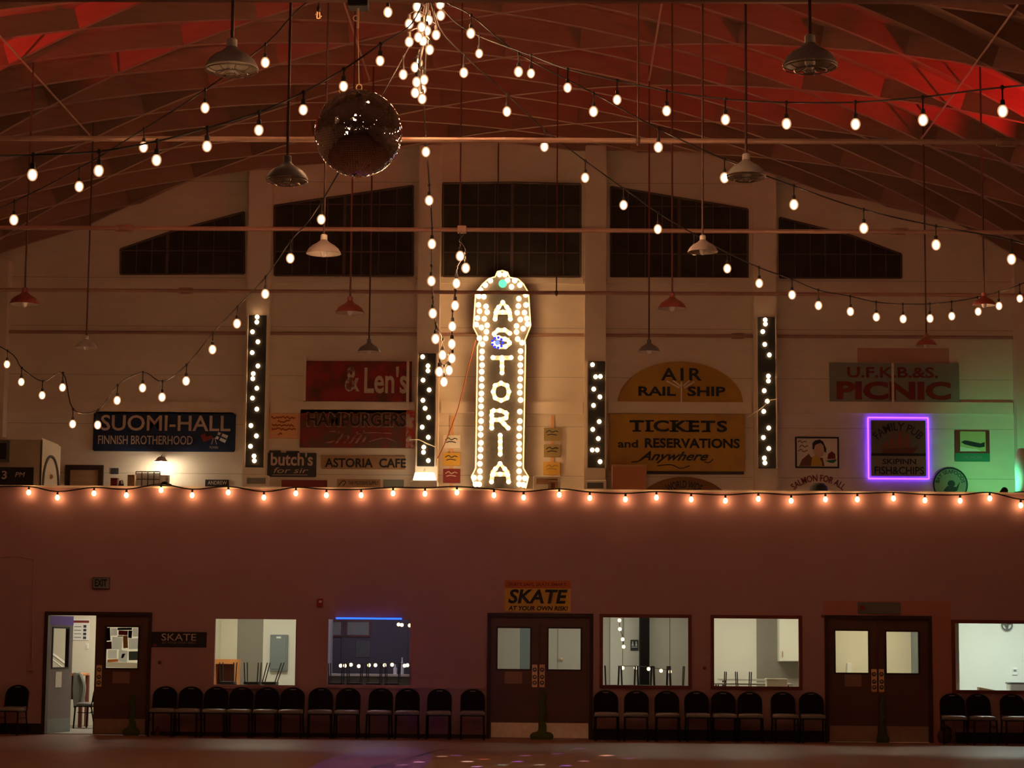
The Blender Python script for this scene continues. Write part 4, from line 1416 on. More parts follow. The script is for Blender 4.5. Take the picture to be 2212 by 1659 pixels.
light('stage_lamp', 'SPOT', (p.x + .05, 42.74, p.z + .06), 70, (.10, 1, .38), (p.x + .25, D2, p.z + .75), spot_size=radians(95), spot_blend=.9, shadow_soft_size=.06)
light('stage_lamp', 'SPOT', (p.x + .05, 42.74, p.z + .04), 9, (.45, 1, .08), (p.x - .2, D2, p.z + .05), spot_size=radians(70), spot_blend=.9, shadow_soft_size=.06)

# ------------------------------------------------------------------ left of the loft
x0, x1, z0, z1 = rect(-40, 950, 86, 1050, 42.0)
t = thing('white_booth', 'pale boxy booth standing at the left end of the loft', 'booth', ((x0 + x1) / 2, 42.3, 3.3))
MB().box(x0, x1, 42.0, 43.4, 3.302, z1, .01).build('body', mat('greyish cream panel', (.46, .38, .29), .7, 0, .08, 3), t)
MB().box(x0 - .02, x1 + .03, 41.97, 43.42, z1, z1 + .05, .01).build('top', M['pil'], t)
a, b = P(86, 952, 42.0), P(131, 967, 42.9)
t = thing('arched_poster', 'slanting white poster of an arched doorway beside the booth', 'poster', (b.x, 42.5, 3.3))
xa, xb = a.x + .06, b.x + .02
za, zb = a.z + .02, P(131, 965, 42.9).z


def slant(u, v, off=0.0):                     # u along the leaf, v 0..1 height
    zt = za + (zb - za) * u
    return (xa + (xb - xa) * u + off * .3, 41.98 + .85 * u - off, 3.3 + (zt - 3.3) * v)


mb = MB()
vs = [slant(0, 0), slant(1, 0), slant(1, 1), slant(0, 1), slant(0, 0, -.03), slant(1, 0, -.03), slant(1, 1, -.03), slant(0, 1, -.03)]
mb.add(vs, [(0, 1, 2, 3), (7, 6, 5, 4), (0, 4, 5, 1), (1, 5, 6, 2), (2, 6, 7, 3), (3, 7, 4, 0)])
mb.build('board', M['paper'], t)
mb = MB()
mb.tube([slant(.5 + .42 * cos(pi - pi * i / 16), .62 + .26 * sin(pi * i / 16), .01) for i in range(17)], .03, 5)
mb.tube([slant(.08, .62, .01), slant(.08, .42, .01)], .03, 5)
mb.tube([slant(.92, .62, .01), slant(.92, .42, .01)], .03, 5)
mb.build('arch_drawing', M['dgrey'], t)
mb = MB()
mb.ell(slant(.5, .70, .01), .05, .02, .05, 10, 6)
mb.ell(slant(.5, .56, .01), .10, .02, .10, 10, 6)
mb.build('figure_drawing', M['tan'], t)
# scoreboard and monitor in front
t, f = sign('score_board', 'black board reading 3 PM at the left end of the loft', (-30, 1009, 71, 1062), M['black'], .04, 41.99)
text('3', rect(4, 1017, 15, 1035, f), f, M['lett'], t, bold=.02)
text('PM', rect(33, 1020, 54, 1030, f), f, M['lett'], t, shear=.2)
t, f = sign('dark_screen', 'small dark screen in a grey case on the booth', (-25, 957, 14, 992), M['black'], .05, 41.99, 'screen', frame=.05, fm=M['dgrey'])
# framed niche
t, f = sign('framed_board', 'pale board in a thick dark frame left of the white lamp', (151, 1015, 212, 1062), M['tan'], .05, YW, 'picture', frame=.10, fm=M['dark'])
stroke([[(165, 1032), (180, 1027), (200, 1031)], [(160, 1045), (178, 1042), (203, 1044)]], f, .006, M['olive'], t, 'scribble')
# white lamp under a tin shade
p = P(348, 1003, 44.1)
t = thing('wall_lamp', 'bright white lamp glaring under the blue hall sign', 'lamp', p)
MB().ell(tuple(p), .06, .06, .075, 12, 8).build('bulb', M['whitelamp'], t)
MB().lathe([(.02, .16), (.06, .15), (.10, .10), (.15, .05)], tuple(p), 20).build('shade', M['white_en'], t)
MB().tube(spline([p + Vector((0, 0, .15)), p + Vector((0, .15, .2)), p + Vector((0, .38, .15))], 4), .012, 6).build('arm', M['steel'], t)
# grid rack
x0, x1, z0, z1 = rect(293, 1019, 345, 1060, 43.9)
t = thing('wire_rack', 'white wire grid rack standing under the white lamp', 'rack', ((x0 + x1) / 2, 43.9, 3.3))
mb = MB()
for i in range(5):
    x = x0 + (x1 - x0) * i / 4
    mb.tube([(x, 43.9, 3.3), (x, 43.9, z1)], .012, 5)
for i in range(9):
    z = z1 - i * .155
    if z > 3.3: mb.tube([(x0, 43.9, z), (x1, 43.9, z)], .010, 5)
mb.build('grid', M['dgrey'], t)
MB().box(x0, x1, 43.93, 43.95, 3.3, z1 - .02).build('backing', M['paperw'], t)
for (a, b, c_, d), m, nm, lab, cat in (((277, 1026, 292, 1062), M['tan'], 'tan_canister', 'tan upright box left of the wire rack', 'box'), ((240, 1033, 255, 1062), M['redlt'], 'red_canister', 'small dark red box behind the parapet by the framed board', 'box'), ((346, 1027, 365, 1062), M['paperw'], 'white_carton', 'white carton behind the black bundle under the lamp', 'box')):
    x0, x1, z0, z1 = rect(a, b, c_, d, 43.6 if nm != 'white_carton' else 43.9)
    y = 43.6 if nm != 'white_carton' else 43.9
    t = thing(nm, lab, cat, ((x0 + x1) / 2, y, 3.3))
    MB().box(x0, x1, y - .08, y + .08, 3.3, z1 - .02, .01).build('body', m, t)
    MB().box(x0 - .005, x1 + .005, y - .085, y + .085, z1 - .02, z1, .006).build('lid', m, t)
t = thing('black_bundle', 'dark crumpled bundle of cloth right of the wire rack', 'bundle', (P(356, 1040, 43.3).x, 43.3, 3.3))
bp = P(356, 1050, 43.3)
mb = MB()
for dx, dz, r in ((0, 0, .10), (-.08, -.02, .06), (.09, -.02, .07), (.02, .05, .05), (0, -.25, .14), (0, -.6, .16), (0, -.95, .17), (0, -1.15, .18), (0, -1.24, .18)):
    mb.ell((bp.x + dx, 43.3, bp.z + dz), r, r * .8, r if dz > -.2 else .22, 10, 7)
mb.build('cloth', M['black'], t)
t, f = sign('photo_print', 'small dark photo pinned up left of the white lamp', (239, 1011, 256, 1024), M['char'], .012, cat='photo')
t = thing('dark_figurine', 'small dark ornament with a pale face near the tan box', 'ornament', (P(262, 1040, 43.5).x, 43.5, 3.3))
bp = P(262, 1044, 43.5)
MB().lathe([(.01, bp.z - 3.3 + .06), (.04, bp.z - 3.3 + .05), (.055, bp.z - 3.3 - .05), (.04, bp.z - 3.3 - .2), (.055, .3), (.06, 0), (.01, 0)], (bp.x, 43.5, 3.3), 12).build('body', M['black'], t)
MB().ell((bp.x + .03, 43.42, bp.z + .02), .03, .02, .045, 8, 6).build('face', M['paper'], t)
# lit lantern at the foot of the second column
x0, x1, z0, z1 = rect(889, 1022, 946, 1064, 43.8)
t = thing('paper_lantern', 'glowing white lantern box at the foot of the column left of marquee', 'lantern', ((x0 + x1) / 2, 43.8, 3.3))
xm = (x0 + x1) / 2
MB().box(x0, x1, 43.55, 44.05, 3.3, z1 - .16, .02).build('stand', M['paperw'], t)
vs = [(x0, 43.55, z1 - .32), (x1, 43.55, z1 - .32), (x1, 44.05, z1 - .32), (x0, 44.05, z1 - .32), (x0 + .08, 43.62, z1), (x1 - .08, 43.62, z1), (x1 - .08, 43.98, z1), (x0 + .08, 43.98, z1)]
MB().add(vs, [(0, 1, 2, 3), (4, 5, 6, 7), (0, 1, 5, 4), (1, 2, 6, 5), (2, 3, 7, 6), (3, 0, 4, 7)]).build('lamp_shade', M['lantern'], t)
MB().lathe([(.05, 0), (.03, .05), (.005, .11)], (xm, 43.8, z1), 10).build('finial', M['pil'], t)
# small cartons at the column feet and right of the marquee
for (a, b, c_, d), y, m, lab, st in (((527, 1027, 580, 1062), 43.9, 'paper', 'white carton with grey print at the foot of the left column', 'grey'),
                                     ((1262, 1037, 1310, 1062), 43.9, 'paper', 'white carton with dark print at the foot of the column right of marquee', 'dgrey'),
                                     ((1152, 1028, 1211, 1062), 43.9, 'rwhite', 'wide white carton just right of the marquee foot', 'tan'),
                                     ((1184, 1038, 1205, 1064), 43.64, 'tan', 'little brown box before the wide white carton', 'woodd')):
    x0, x1, z0, z1 = rect(a, b, c_, d, y)
    t = thing('carton', lab, 'box', ((x0 + x1) / 2, y, 3.3), 'cartons on the loft floor')
    MB().box(x0, x1, y, y + .2, 3.3, z1, .01).build('body', M[m], t)
    MB().box(x0 + .06, x1 - .06, y - .004, y, z1 - .17, z1 - .05).build('print', M[st], t)
# loose cords
for pts, Y, lab in (([(940, 965), (922, 958), (905, 950), (884, 950)], D2 - .45, 'white cord strung across the panel left of the marquee'),
                    ([(1614, 902), (1640, 885), (1655, 872), (1657, 866), (1680, 862)], D2 - .45, 'white cord strung across the panel on the right column'),
                    ([(1027, 735), (1010, 800), (990, 880), (960, 960), (945, 990)], YM - .1, 'thin brown cord slanting from the marquee to the left column')):
    o = MB().tube(spline([P(x, y, Y) for x, y in pts], 4), .010, 5).build('cord', M['paper'] if 'white' in lab else M['rust'])
    tag(o, lab, 'cord')

# ------------------------------------------------------------------ things on the pink wall
t, f = sign('skate_sign', 'yellow and red skate sign above the middle double door', (1090, 1254, 1233, 1322), M['yellow'], .02, D1)
x0, x1, z0, z1 = rect(1090, 1254, 1233, 1271, f)
MB().box(x0, x1, f - .003, f, z0, z1).build('red_band', mat('orange red band', (.50, .13, .03), .6, 0, .1, 6), t)
text('SKATE SAFE, SKATE SMART.', rect(1098, 1259, 1225, 1267, f - .003), f - .003, M['redlt'], t, bold=.02)
text('SKATE', rect(1098, 1273, 1226, 1304, f), f, M['black'], t, shear=.18, bold=.03)
text('AT YOUR OWN RISK!', rect(1098, 1309, 1227, 1319, f), f, M['black'], t, shear=.18, bold=.03)
t, f = sign('skate_banner', 'long black skate sign right of the open door', (327, 1365, 446, 1398), M['black'], .02, D1)
text('SKATE', rect(349, 1369, 424, 1384, f), f, M['lett'], t)
text('AT YOUR OWN RISK!', rect(350, 1386, 422, 1391, f), f, mat('dull lettering', (.22, .16, .14), .7), t)
MB().prism([(P(x, y, f).x, P(x, y, f).z) for x, y in ((328, 1396), (340, 1396), (337, 1391), (332, 1390))], f - .004, f).build('badge', M['redlt'], t)
t, f = sign('exit_sign', 'dim grey exit sign on the wall above the open door', (201, 1248, 236, 1271), M['grey'], .05, D1, frame=.008, fm=M['leaf'])
text('EXIT', rect(205, 1251, 231, 1267, f), f, M['black'], t, bold=.03)
t, f = sign('fire_alarm', 'small red fire alarm box on the wall', (684, 1293, 698, 1311), M['alarm'], .06, D1, 'alarm')
x0, x1, z0, z1 = rect(689, 1297, 695, 1302, f)
MB().box(x0, x1, f - .006, f, z0, z1).build('strobe', M['lett'], t)
t, f = sign('blank_plate', 'blank grey plate above the right double door', (1853, 1301, 1945, 1326), M['dgrey'], .02, D1 - .012, c=.004)
MB().prism([(P(x, y, f).x, P(x, y, f).z) for x, y in ((1856, 1316), (1862, 1318), (1870, 1315), (1866, 1308), (1858, 1307))], f - .004, f).build('badge', M['redlt'], t)
# surface conduit at far left
t = thing('wall_conduit', 'thin surface conduit with a switch box left of the open door', 'conduit', P(70, 1320, D1))
MB().tube([P(-60, 1206, D1 - .012), P(0, 1203, D1 - .012), P(35, 1201, D1 - .012), P(73, 1208, D1 - .012), P(71, 1300, D1 - .012), P(69, 1432, D1 - .012)], .014, 6).build('pipe', M['pink'], t)
x0, x1, z0, z1 = rect(60, 1432, 74, 1449, D1)
MB().box(x0, x1, D1 - .04, D1, z0, z1, .006).build('switch_box', M['pink'], t)
for x, y, lab in ((1522, 1443, 'small dark knob on the wall between the two red framed windows'), (345, 1431, 'small dark knob on the wall under the black skate banner'), (1777, 1331, 'small dark knob at the upper left corner of the right doors')):
    p = P(x, y, D1)
    tag(MB().ell((p.x, D1 - .015, p.z), .03, .02, .03, 10, 6).build('wall_knob', M['redframe']), lab, 'knob')  # flattened round knob
# notices on doors
for px, Y, m, lab in (((1090, 1451, 1128, 1477), D1 + .03, 'leaf', 'faded paper notice on the left leaf of the middle door'), ((1824, 1456, 1861, 1483), D1 + .03, 'leaf', 'faded paper notice on the left leaf of the right door'), ((243, 1451, 280, 1476), D1 + .03, 'leaf', 'faded paper notice on the papered leaf of the open door')):
    x0, x1, z0, z1 = rect(*px, Y)
    o = MB().box(x0, x1, Y - .004, Y, z0, z1).build('paper_notice', mat('faded notice', (.26, .14, .11), .7))
    tag(o, lab, 'notice', 'faded notices on the doors')
# papers taped inside the pane of the left door
PAP = [((230, 1356, 238, 1384), 'black', 'narrow dark strip of paper at the upper left of the door pane'), ((239, 1357, 253, 1373), 'paperw', 'white sheet at the upper left of the papered door pane'),
       ((256, 1362, 276, 1372), 'red_en', 'red topped flyer at the top centre of the door pane'), ((266, 1373, 276, 1400), 'tan', 'flyer with a brown picture in the middle of the door pane'),
       ((286, 1357, 298, 1375), 'paperw', 'white sheet at the upper right of the papered door pane'), ((242, 1376, 264, 1403), 'paperw', 'large white sheet left of centre on the papered door pane'),
       ((278, 1379, 298, 1402), 'paperw', 'white sheet at the middle right of the papered door pane'), ((233, 1404, 252, 1422), 'paperw', 'tilted leaflet at the lower left of the door pane'),
       ((256, 1405, 275, 1430), 'paperw', 'white sheet with a black mark low on the door pane'), ((278, 1407, 298, 1426), 'grey', 'grey crumpled flyer at the lower right of the door pane'),
       ((230, 1431, 298, 1442), 'paper', 'cream sheet along the bottom of the door pane'), ((232, 1424, 255, 1430), 'opaper', 'orange leaflet near the bottom left of the door pane'),
       ((254, 1356, 285, 1361), 'black', 'dark heading strip at the top of the papered door pane'), ((277, 1362, 285, 1378), 'black', 'dark piece of poster right of the red topped flyer'),
       ((230, 1386, 241, 1402), 'woodd', 'dark red paper at the left edge of the door pane'), ((254, 1373, 265, 1375), 'black', 'thin dark paper edge under the red topped flyer')]
THIN = {}


def thin(key):                               # sheets that let the light of the room through
    if key not in THIN:
        src = M[key]
        c = [n for n in src.node_tree.nodes if n.type == 'MIX'][0].inputs[6].default_value
        m = bpy.data.materials.new('thin ' + src.name)
        m.use_nodes = True
        nt = m.node_tree
        nt.nodes.remove(nt.nodes['Principled BSDF'])
        d = nt.nodes.new('ShaderNodeBsdfDiffuse'); tl = nt.nodes.new('ShaderNodeBsdfTranslucent')
        for n in (d, tl):
            n.inputs[0].default_value = c
        x = nt.nodes.new('ShaderNodeMixShader'); x.inputs[0].default_value = .85
        nt.links.new(d.outputs[0], x.inputs[1]); nt.links.new(tl.outputs[0], x.inputs[2])
        nt.links.new(x.outputs[0], nt.nodes['Material Output'].inputs[0])
        THIN[key] = m
    return THIN[key]


for k, (px, m, lab) in enumerate(PAP):
    y = D1 + .062 + .0025 * (k % 4)
    x0, x1, z0, z1 = rect(*px, y)
    cx, cz = (x0 + x1) / 2, (z0 + z1) / 2
    o = MB().box(x0, x1, y, y + .0015, z0, z1).build('taped_paper', thin(m), origin=(cx, y, cz))
    o.rotation_euler = (0, radians((k * 37 % 11 - 5) * .8), 0)
    tag(o, lab, 'paper', 'papers taped to the open door pane')
    if k == 8:
        MB().prism([(cx - .03, cz - .04), (cx + .01, cz - .03), (cx + .04, cz + .05), (cx - .02, cz + .04)], y - .001, y).build('mark', M['black'], o)

# green light ghosts at the door seams, built as solid shapes
for (x, y0, y1, wb), lab in (((1172, 1492, 1590, 46), 'olive green light ghost hanging down the middle door seam and bunched below'), ((1906, 1500, 1602, 26), 'olive green light ghost strip hanging down the right door seam'), ((287, 1500, 1592, 34), 'olive green light ghost hanging on the papered door leaf')):
    yy = D1 - .06
    a = P(x, y0, yy)
    t = thing('green_ghost', lab, 'cloth', (a.x, yy, 0), 'green light ghosts on the doors')
    z = a.z
    mb = MB()
    pts = [(a.x + .015 * sin(i * 1.7), yy + .01 * cos(i), .09 + (z - .09) * (1 - i / 10)) for i in range(11)]
    mb.tube(pts, [.02, .035, .045, .05, .045, .055, .05, .045, .06, .07, .10], 8)
    mb.build('ghost_trail', M['gghost'], t)
    w = wb / 120 / 2
    mb = MB()
    for dx, r in ((-.6, .5), (0, .62), (.55, .45), (-.25, .5), (.3, .5)):
        mb.ell((a.x + dx * w, yy - .03, .05), w * r * 1.1, .07, .07 + .02 * r, 10, 6)
    mb.build('ghost_foot', M['gghost'], t)

# ------------------------------------------------------------------ chairs


def make_chair():
    t = thing('stacking_chair', '', 'chair', (0, 0, 0), 'round backed chairs lined up along the pink wall')
    # seat pad, slightly crowned
    n = 16
    vs, fs = [], []
    prof = []
    for i in range(n):
        a = 2 * pi * i / n
        x = .215 * (abs(cos(a)) ** .6) * (1 if cos(a) >= 0 else -1)
        y = .21 * (abs(sin(a)) ** .6) * (1 if sin(a) >= 0 else -1)
        prof.append((x, y))
    mb = MB()
    for k, (s_, z) in enumerate(((.96, .42), (1.0, .432), (1.0, .462), (.93, .482), (.6, .494), (.02, .498))):
        vs += [(x * s_, y * s_ - .03, z) for x, y in prof]
    for k in range(5):
        for i in range(n):
            j = (i + 1) % n
            fs.append((k * n + i, k * n + j, k * n + n + j, k * n + n + i))
    fs.append(tuple(reversed(range(n))))
    mb.add(vs, fs, True)
    mb.build('seat', M['seat'], t)
    MB().box(-.215, .215, -.245, .16, .405, .425, .008).build('seat_rim', M['cleg'], t)
    # round-topped backrest, leaning a little
    out = [(-.205, .50), (.205, .50)]
    for i in range(13):
        a = pi * i / 12
        out.append((.205 * cos(a) * (1.0), .70 + .16 * sin(a) ** .8 if sin(a) > 0 else .70))
    mb = MB().prism(out, .0, .04, .012)
    mb.v = [(x, y + .17 + (z - .5) * .22, z) for x, y, z in mb.v]
    bk = mb.build('backrest', M['cblack'], t)
    mb = MB().box(-.05, .05, -.006, .004, .825, .838); mb.v = [(x, y + .165 + (z - .5) * .22, z) for x, y, z in mb.v]
    mb.build('hand_grip', M['seat'], bk)
    mb = MB()
    fr = [(-.208, .16, .40), (-.208, .185, .5), (-.208, .22, .68)]
    for i in range(1, 12):
        a = pi - pi * i / 12
        fr.append((.208 * cos(a), .23 + .035 * sin(a), .70 + .16 * sin(a)))
    fr += [(.208, .22, .68), (.208, .185, .5), (.208, .16, .40)]
    mb.tube(spline(fr, 2), .011, 6).build('back_frame', M['cleg'], t)
    for sx in (-1, 1):
        MB().tube([(sx * .195, -.21, .41), (sx * .202, -.235, 0)], .016, 8).build('leg', M['cleg'], t)
        MB().tube([(sx * .195, .16, .42), (sx * .203, .26, 0)], .014, 8).build('leg', M['cleg'], t)
    MB().tube([(-.198, -.15, .30), (-.198, .2, .30)], .008, 6).tube([(.198, -.15, .30), (.198, .2, .30)], .008, 6).build('side_brace', M['cleg'], t)
    return t


chair = make_chair()
CH = [(27, 'black chair standing alone left of the open door', 1, -8)]
order = ['first', 'second', 'third', 'fourth', 'fifth', 'sixth', 'seventh', 'eighth', 'ninth', 'tenth', 'eleventh', 'twelfth']
for i, x in enumerate((352, 407, 464, 518, 574, 629, 692, 750, 820, 880, 948, 1021)):
    CH.append((x, '%s black chair to the right of the open door' % order[i], 1.0, (0, -2, 1, 0, 1, 0, 4, 0, -2, 3, 0, 2)[i]))
for i, x in enumerate((1310, 1374, 1441.5, 1507, 1564, 1620.6, 1695, 1755)):
    CH.append((x, '%s black chair to the right of the middle door' % order[i], 1.0, (2, -3, 0, 2, 0, -2, 3, 0)[i]))
for i, x in enumerate((2059, 2120, 2191)):
    CH.append((x, '%s black chair to the right of the right-hand door' % order[i], 1.0, (-4, 5, 0)[i]))
for i, (x, lab, s_, rz) in enumerate(CH):
    c = chair if i == 0 else copy_tree(chair)
    y = 38.62
    p = P(x, 1540, y + .05)
    c.location = (p.x, y, 0)
    c.rotation_euler = (0, 0, radians(rz))
    c['label'] = lab
# dark bag under the first right-hand chair
p = P(2040, 1585, 38.75)
t = thing('dark_bag', 'dark lumpy bag on the floor beside the right double door', 'bag', (p.x, 38.75, 0))
MB().ell((p.x, 38.75, .12), .13, .09, .13, 12, 8).ell((p.x + .05, 38.74, .2), .08, .07, .1, 10, 7).build('body', M['dark'], t)
MB().tube(spline([(p.x - .05, 38.7, .22), (p.x, 38.68, .33), (p.x + .06, 38.7, .26)], 4), .01, 5).build('strap', M['dark'], t)
p = P(1756, 1584, 38.9)
tag(MB().lathe([(.0, 0), (.05, 0), (.05, .10), (.03, .13), (.0, .13)], (p.x, 38.92, 0), 12).build('small_can', M['dark']), 'small dark can on the floor under the last chair before right door', 'can')
p = P(340, 1577, 38.9)
tag(MB().lathe([(.0, 0), (.045, 0), (.05, .09), (.02, .16), (.0, .16)], (p.x, 38.92, 0), 12).build('small_bottle', M['redframe']), 'small dark red bottle on the floor under the chair by the open door', 'bottle')

# ------------------------------------------------------------------ in the rooms


def upturned(px, Y, n, rz, label, group, spread=.5, lean=.0, base=None):
    """a dark chair stood upside down on a table: legs point up"""
    p = P(px, 1481, Y)
    zb = base
    t = thing('upturned_chair', label, 'chair', (p.x, Y, zb), group)
    s_ = MB().box(p.x - .135, p.x + .135, Y - .2, Y + .2, zb, zb + .05, .01)
    s_.build('seat', M['black'], t)
    for sx in (-1, 1):
        for sy in (-1, 1):
            MB().tube([(p.x + sx * .115, Y + sy * .18, zb + .05), (p.x + sx * (.130 + lean * sx), Y + sy * .2, zb + .40)], .011, 6).build('leg', M['bgrey'] if px < 700 and False else M['char'], t)
    MB().box(p.x - .135, p.x + .135, Y + .18, Y + .21, zb - .34, zb, .01).build('backrest', M['black'], t)
    return t


def rtable(px, w, Y, label, group=None, zt=.74, m='tabletop'):
    p = P(px, 1481, Y)
    t = thing('folding_table', label, 'table', (p.x, Y, .012), group)
    MB().box(p.x - w / 2, p.x + w / 2, Y - .36, Y + .36, zt - .03, zt, .008).build('tabletop', M[m], t)
    for sx in (-1, 1):
        for sy in (-1, 1):
            MB().tube([(p.x + sx * (w / 2 - .1), Y + sy * .28, zt - .03), (p.x + sx * (w / 2 - .08), Y + sy * .3, .012)], .015, 6).build('leg', M['cleg'], t)
    return t


ZTB = .55
# first window room
rtable(550, 1.5, 40.3, 'table inside the first window from the left', zt=.55)
for x, lab, ln in ((492, 'leftmost upturned chair inside the first window', 0), (545, 'middle upturned chair inside the first window', .0), (583, 'right leaning upturned chair inside the first window', .10)):
    upturned(x, 40.3, 0, 0, lab, 'upturned chairs inside the first window', lean=ln, base=ZTB + .34)
x0, x1, z0, z1 = rect(458, 1424, 513, 1485, 41.9)
t = thing('wood_cabinet', 'orange wooden open cabinet inside the first window', 'cabinet', ((x0 + x1) / 2, 42.1, .012))
mb = MB().holes(x0, x1, .012, z1, 41.9, 42.3, [(x0 + .06, x1 - .06, z1 - .5, z1 - .09), (x0 + .06, x1 - .06, .1, z1 - .56)])
mb.build('body', M['woodo'], t)
MB().box(x0 + .02, x1 - .02, 42.28, 42.31, .02, z1 - .02).build('back_panel', M['woodd'], t)
x0, x1, z0, z1 = rect(583, 1371, 621, 1450, YB - .08)
t = thing('electrical_panel', 'blue grey electrical panel on the wall inside the first window', 'electrical panel', ((x0 + x1) / 2, YB, z0))
MB().box(x0, x1, YB - .08, YB, z0, z1, .01).build('case', M['bgrey'], t)
dd = MB().box(x0 + .03, x1 - .03, YB - .092, YB - .08, z0 + .04, z1 - .04, .004).build('door', M['bgrey'], t)
a = rect(597, 1375, 607, 1379, YB - .1)
MB().box(a[0], a[1], YB - .096, YB - .092, a[2], a[3]).build('label_plate', M['paperw'], dd)
# second window: dark room with a lit bar front
h = hs[1]
t = thing('led_bar', 'blue glowing light bar along the top of the second window', 'light bar', ((h[0] + h[1]) / 2, D1 - .03, h[3]))
x0, x1, z0, z1 = rect(726, 1333, 868, 1339, D1 - .04)
MB().tube([(x0, D1 - .045, (z0 + z1) / 2), (x1, D1 - .045, (z0 + z1) / 2)], .016, 8).build('tube', M['led_b'], t)
MB().box(x0, x1, D1 - .03, D1, (z0 + z1) / 2 - .015, (z0 + z1) / 2 + .015).build('channel', M['dgrey'], t)
SB = MB().ell((0, 0, 0), .035, .035, .035, 9, 6).mesh('bulb', glow('mirrored warm bulb', (1, .68, .32), 6, .5))


def mirrored_string(pts, Y, label, far=()):  # bulbs added behind the glass to stand in for reflections in it
    p0 = P(*pts[len(pts) // 2], Y)
    t = thing('string_light', label, 'string light', p0)
    q0 = P(pts[0][0], pts[0][1] - 4, Y + .02); q1 = P(pts[-1][0], pts[-1][1] - 4, Y + .02)
    MB().tube(spline([P(x, y - 4, Y + .02) for x, y in pts], 3), .006, 5).tube([q0, (q0.x, q0.y, 3.0)], .005, 4).tube([q1, (q1.x, q1.y, 3.0)], .005, 4).build('cord', M['cord'], t)
    for x, y in pts:
        put('bulb', SB, t, P(x, y, Y))


mirrored_string([(736, 1438), (745, 1438), (758, 1436), (775, 1439), (797, 1437), (811, 1437), (831, 1437), (847, 1436), (874, 1438), (880, 1437)], 40.6, 'row of warm bulb reflections across the dark second window')
mirrored_string([(861, 1349), (868, 1350), (885, 1351)], 40.6, 'two small bulb reflections at the upper right of the second window')
mirrored_string([(1338, 1340), (1339, 1359), (1345, 1381), (1347, 1397)], 41.0, 'small bulb reflections in a vertical row on the third window')
mirrored_string([(1345, 1443), (1373, 1443), (1401, 1445), (1428, 1449), (1447, 1451)], 41.2, 'row of warm bulb reflections low on the third window')
x0, x1, z0, z1 = rect(700, 1461, 900, 1490, 41.3)
t = thing('bar_counter', 'long counter with pale uprights inside the dark second window', 'counter', ((x0 + x1) / 2, 41.5, .012))
MB().box(x0, x1, 41.3, 41.8, .012, z1, .01).build('body', M['dgrey'], t)
MB().box(x0 - .02, x1 + .02, 41.25, 41.85, z1, z1 + .04, .01).build('worktop', M['rmid'], t)
rtable(795, 1.5, 40.3, 'table inside the second window', zt=.55)
for x, lab in ((726, 'leftmost upturned chair inside the dark second window'), (766, 'second upturned chair inside the dark second window'), (808, 'third upturned chair inside the dark second window'), (848, 'rightmost upturned chair inside the dark second window')):
    upturned(x, 40.3, 0, 0, lab, 'upturned chairs inside the second window', base=ZTB + .34)
for px, lab in (((708, 1343, 738, 1372), 'dim framed poster at left in the second window room'), ((750, 1343, 797, 1372), 'wide dim framed poster at centre in the second window room'), ((768, 1383, 800, 1420), 'dim sheet of notices on the wall in the second window room')):
    t, f = sign('room_poster', lab, px, M['grey'] if 'framed' in lab else M['dgrey'], .02, YB, 'poster', frame=.03 if 'framed' in lab else None, fm=M['woodd'])
x0, x1, z0, z1 = rect(828, 1420, 832, 1460, 41.5)
for px, lab in ((853, 'slim clear bottle on the counter in the second window'), (868, 'tall clear bottle on the counter in the second window')):
    p = P(px, 1461, 41.45)
    zt = P(px, 1440, 41.45).z if px < 860 else P(px, 1425, 41.45).z
    hh = zt - p.z
    tag(MB().lathe([(.0, 0), (.035, 0), (.035, hh * .6), (.014, hh * .75), (.014, hh), (0, hh)], (p.x, 41.5, P(px, 1461, 41.3).z + .04), 12).build('bottle', M['plastic']), lab, 'bottle')
# third window
rtable(1390, 1.55, 40.35, 'table inside the third window', zt=.55)
for x, lab in ((1322, 'leftmost upturned chair inside the third window'), (1357, 'second upturned chair inside the third window'), (1392, 'third upturned chair inside the third window'), (1427, 'fourth upturned chair inside the third window'), (1462, 'rightmost upturned chair inside the third window')):
    upturned(x, 40.35, 0, 0, lab, 'upturned chairs inside the third window', base=ZTB + .34)
x0, x1, z0, z1 = rect(1362, 1382, 1379, 1405, YB - .02)
t = thing('restroom_sign', 'small dark restroom sign on the wall inside the third window', 'sign', ((x0 + x1) / 2, YB, z0))
MB().box(x0, x1, YB - .02, YB, z0, z1, .004).build('board', M['char'], t)
mb = MB()
for dx in (-.035, .035):
    cx = (x0 + x1) / 2 + dx
    mb.prism(disc(cx, z1 - .045, .014, .014, 10), YB - .024, YB - .02)
    mb.prism([(cx - .022, z1 - .12), (cx + .022, z1 - .12), (cx + .012, z1 - .062), (cx - .012, z1 - .062)], YB - .024, YB - .02)
mb.build('pictogram', M['paperw'], t)
stroke([[(1364, 1398), (1377, 1398)]], YB - .02, .008, M['paperw'], t, 'caption')
x = P(1212, 1424, YB).x
tag(MB().ell((x, YB - .03, P(1212, 1424, YB).z), .03, .03, .03, 10, 7).build('brass_doorknob', M['brass']), 'small brass knob seen through the right pane of the middle door', 'knob')
struct(MB().box(P(1205, 1400, YB).x - .006, P(1205, 1400, YB).x + .006, YB - .01, YB, 0, 3).build('trim_joint', M['rgrey']))
struct(MB().box(P(1317, 1400, YB).x - .008, P(1317, 1400, YB).x + .008, YB - .012, YB, 0, 3).build('trim_joint', M['rgrey']))
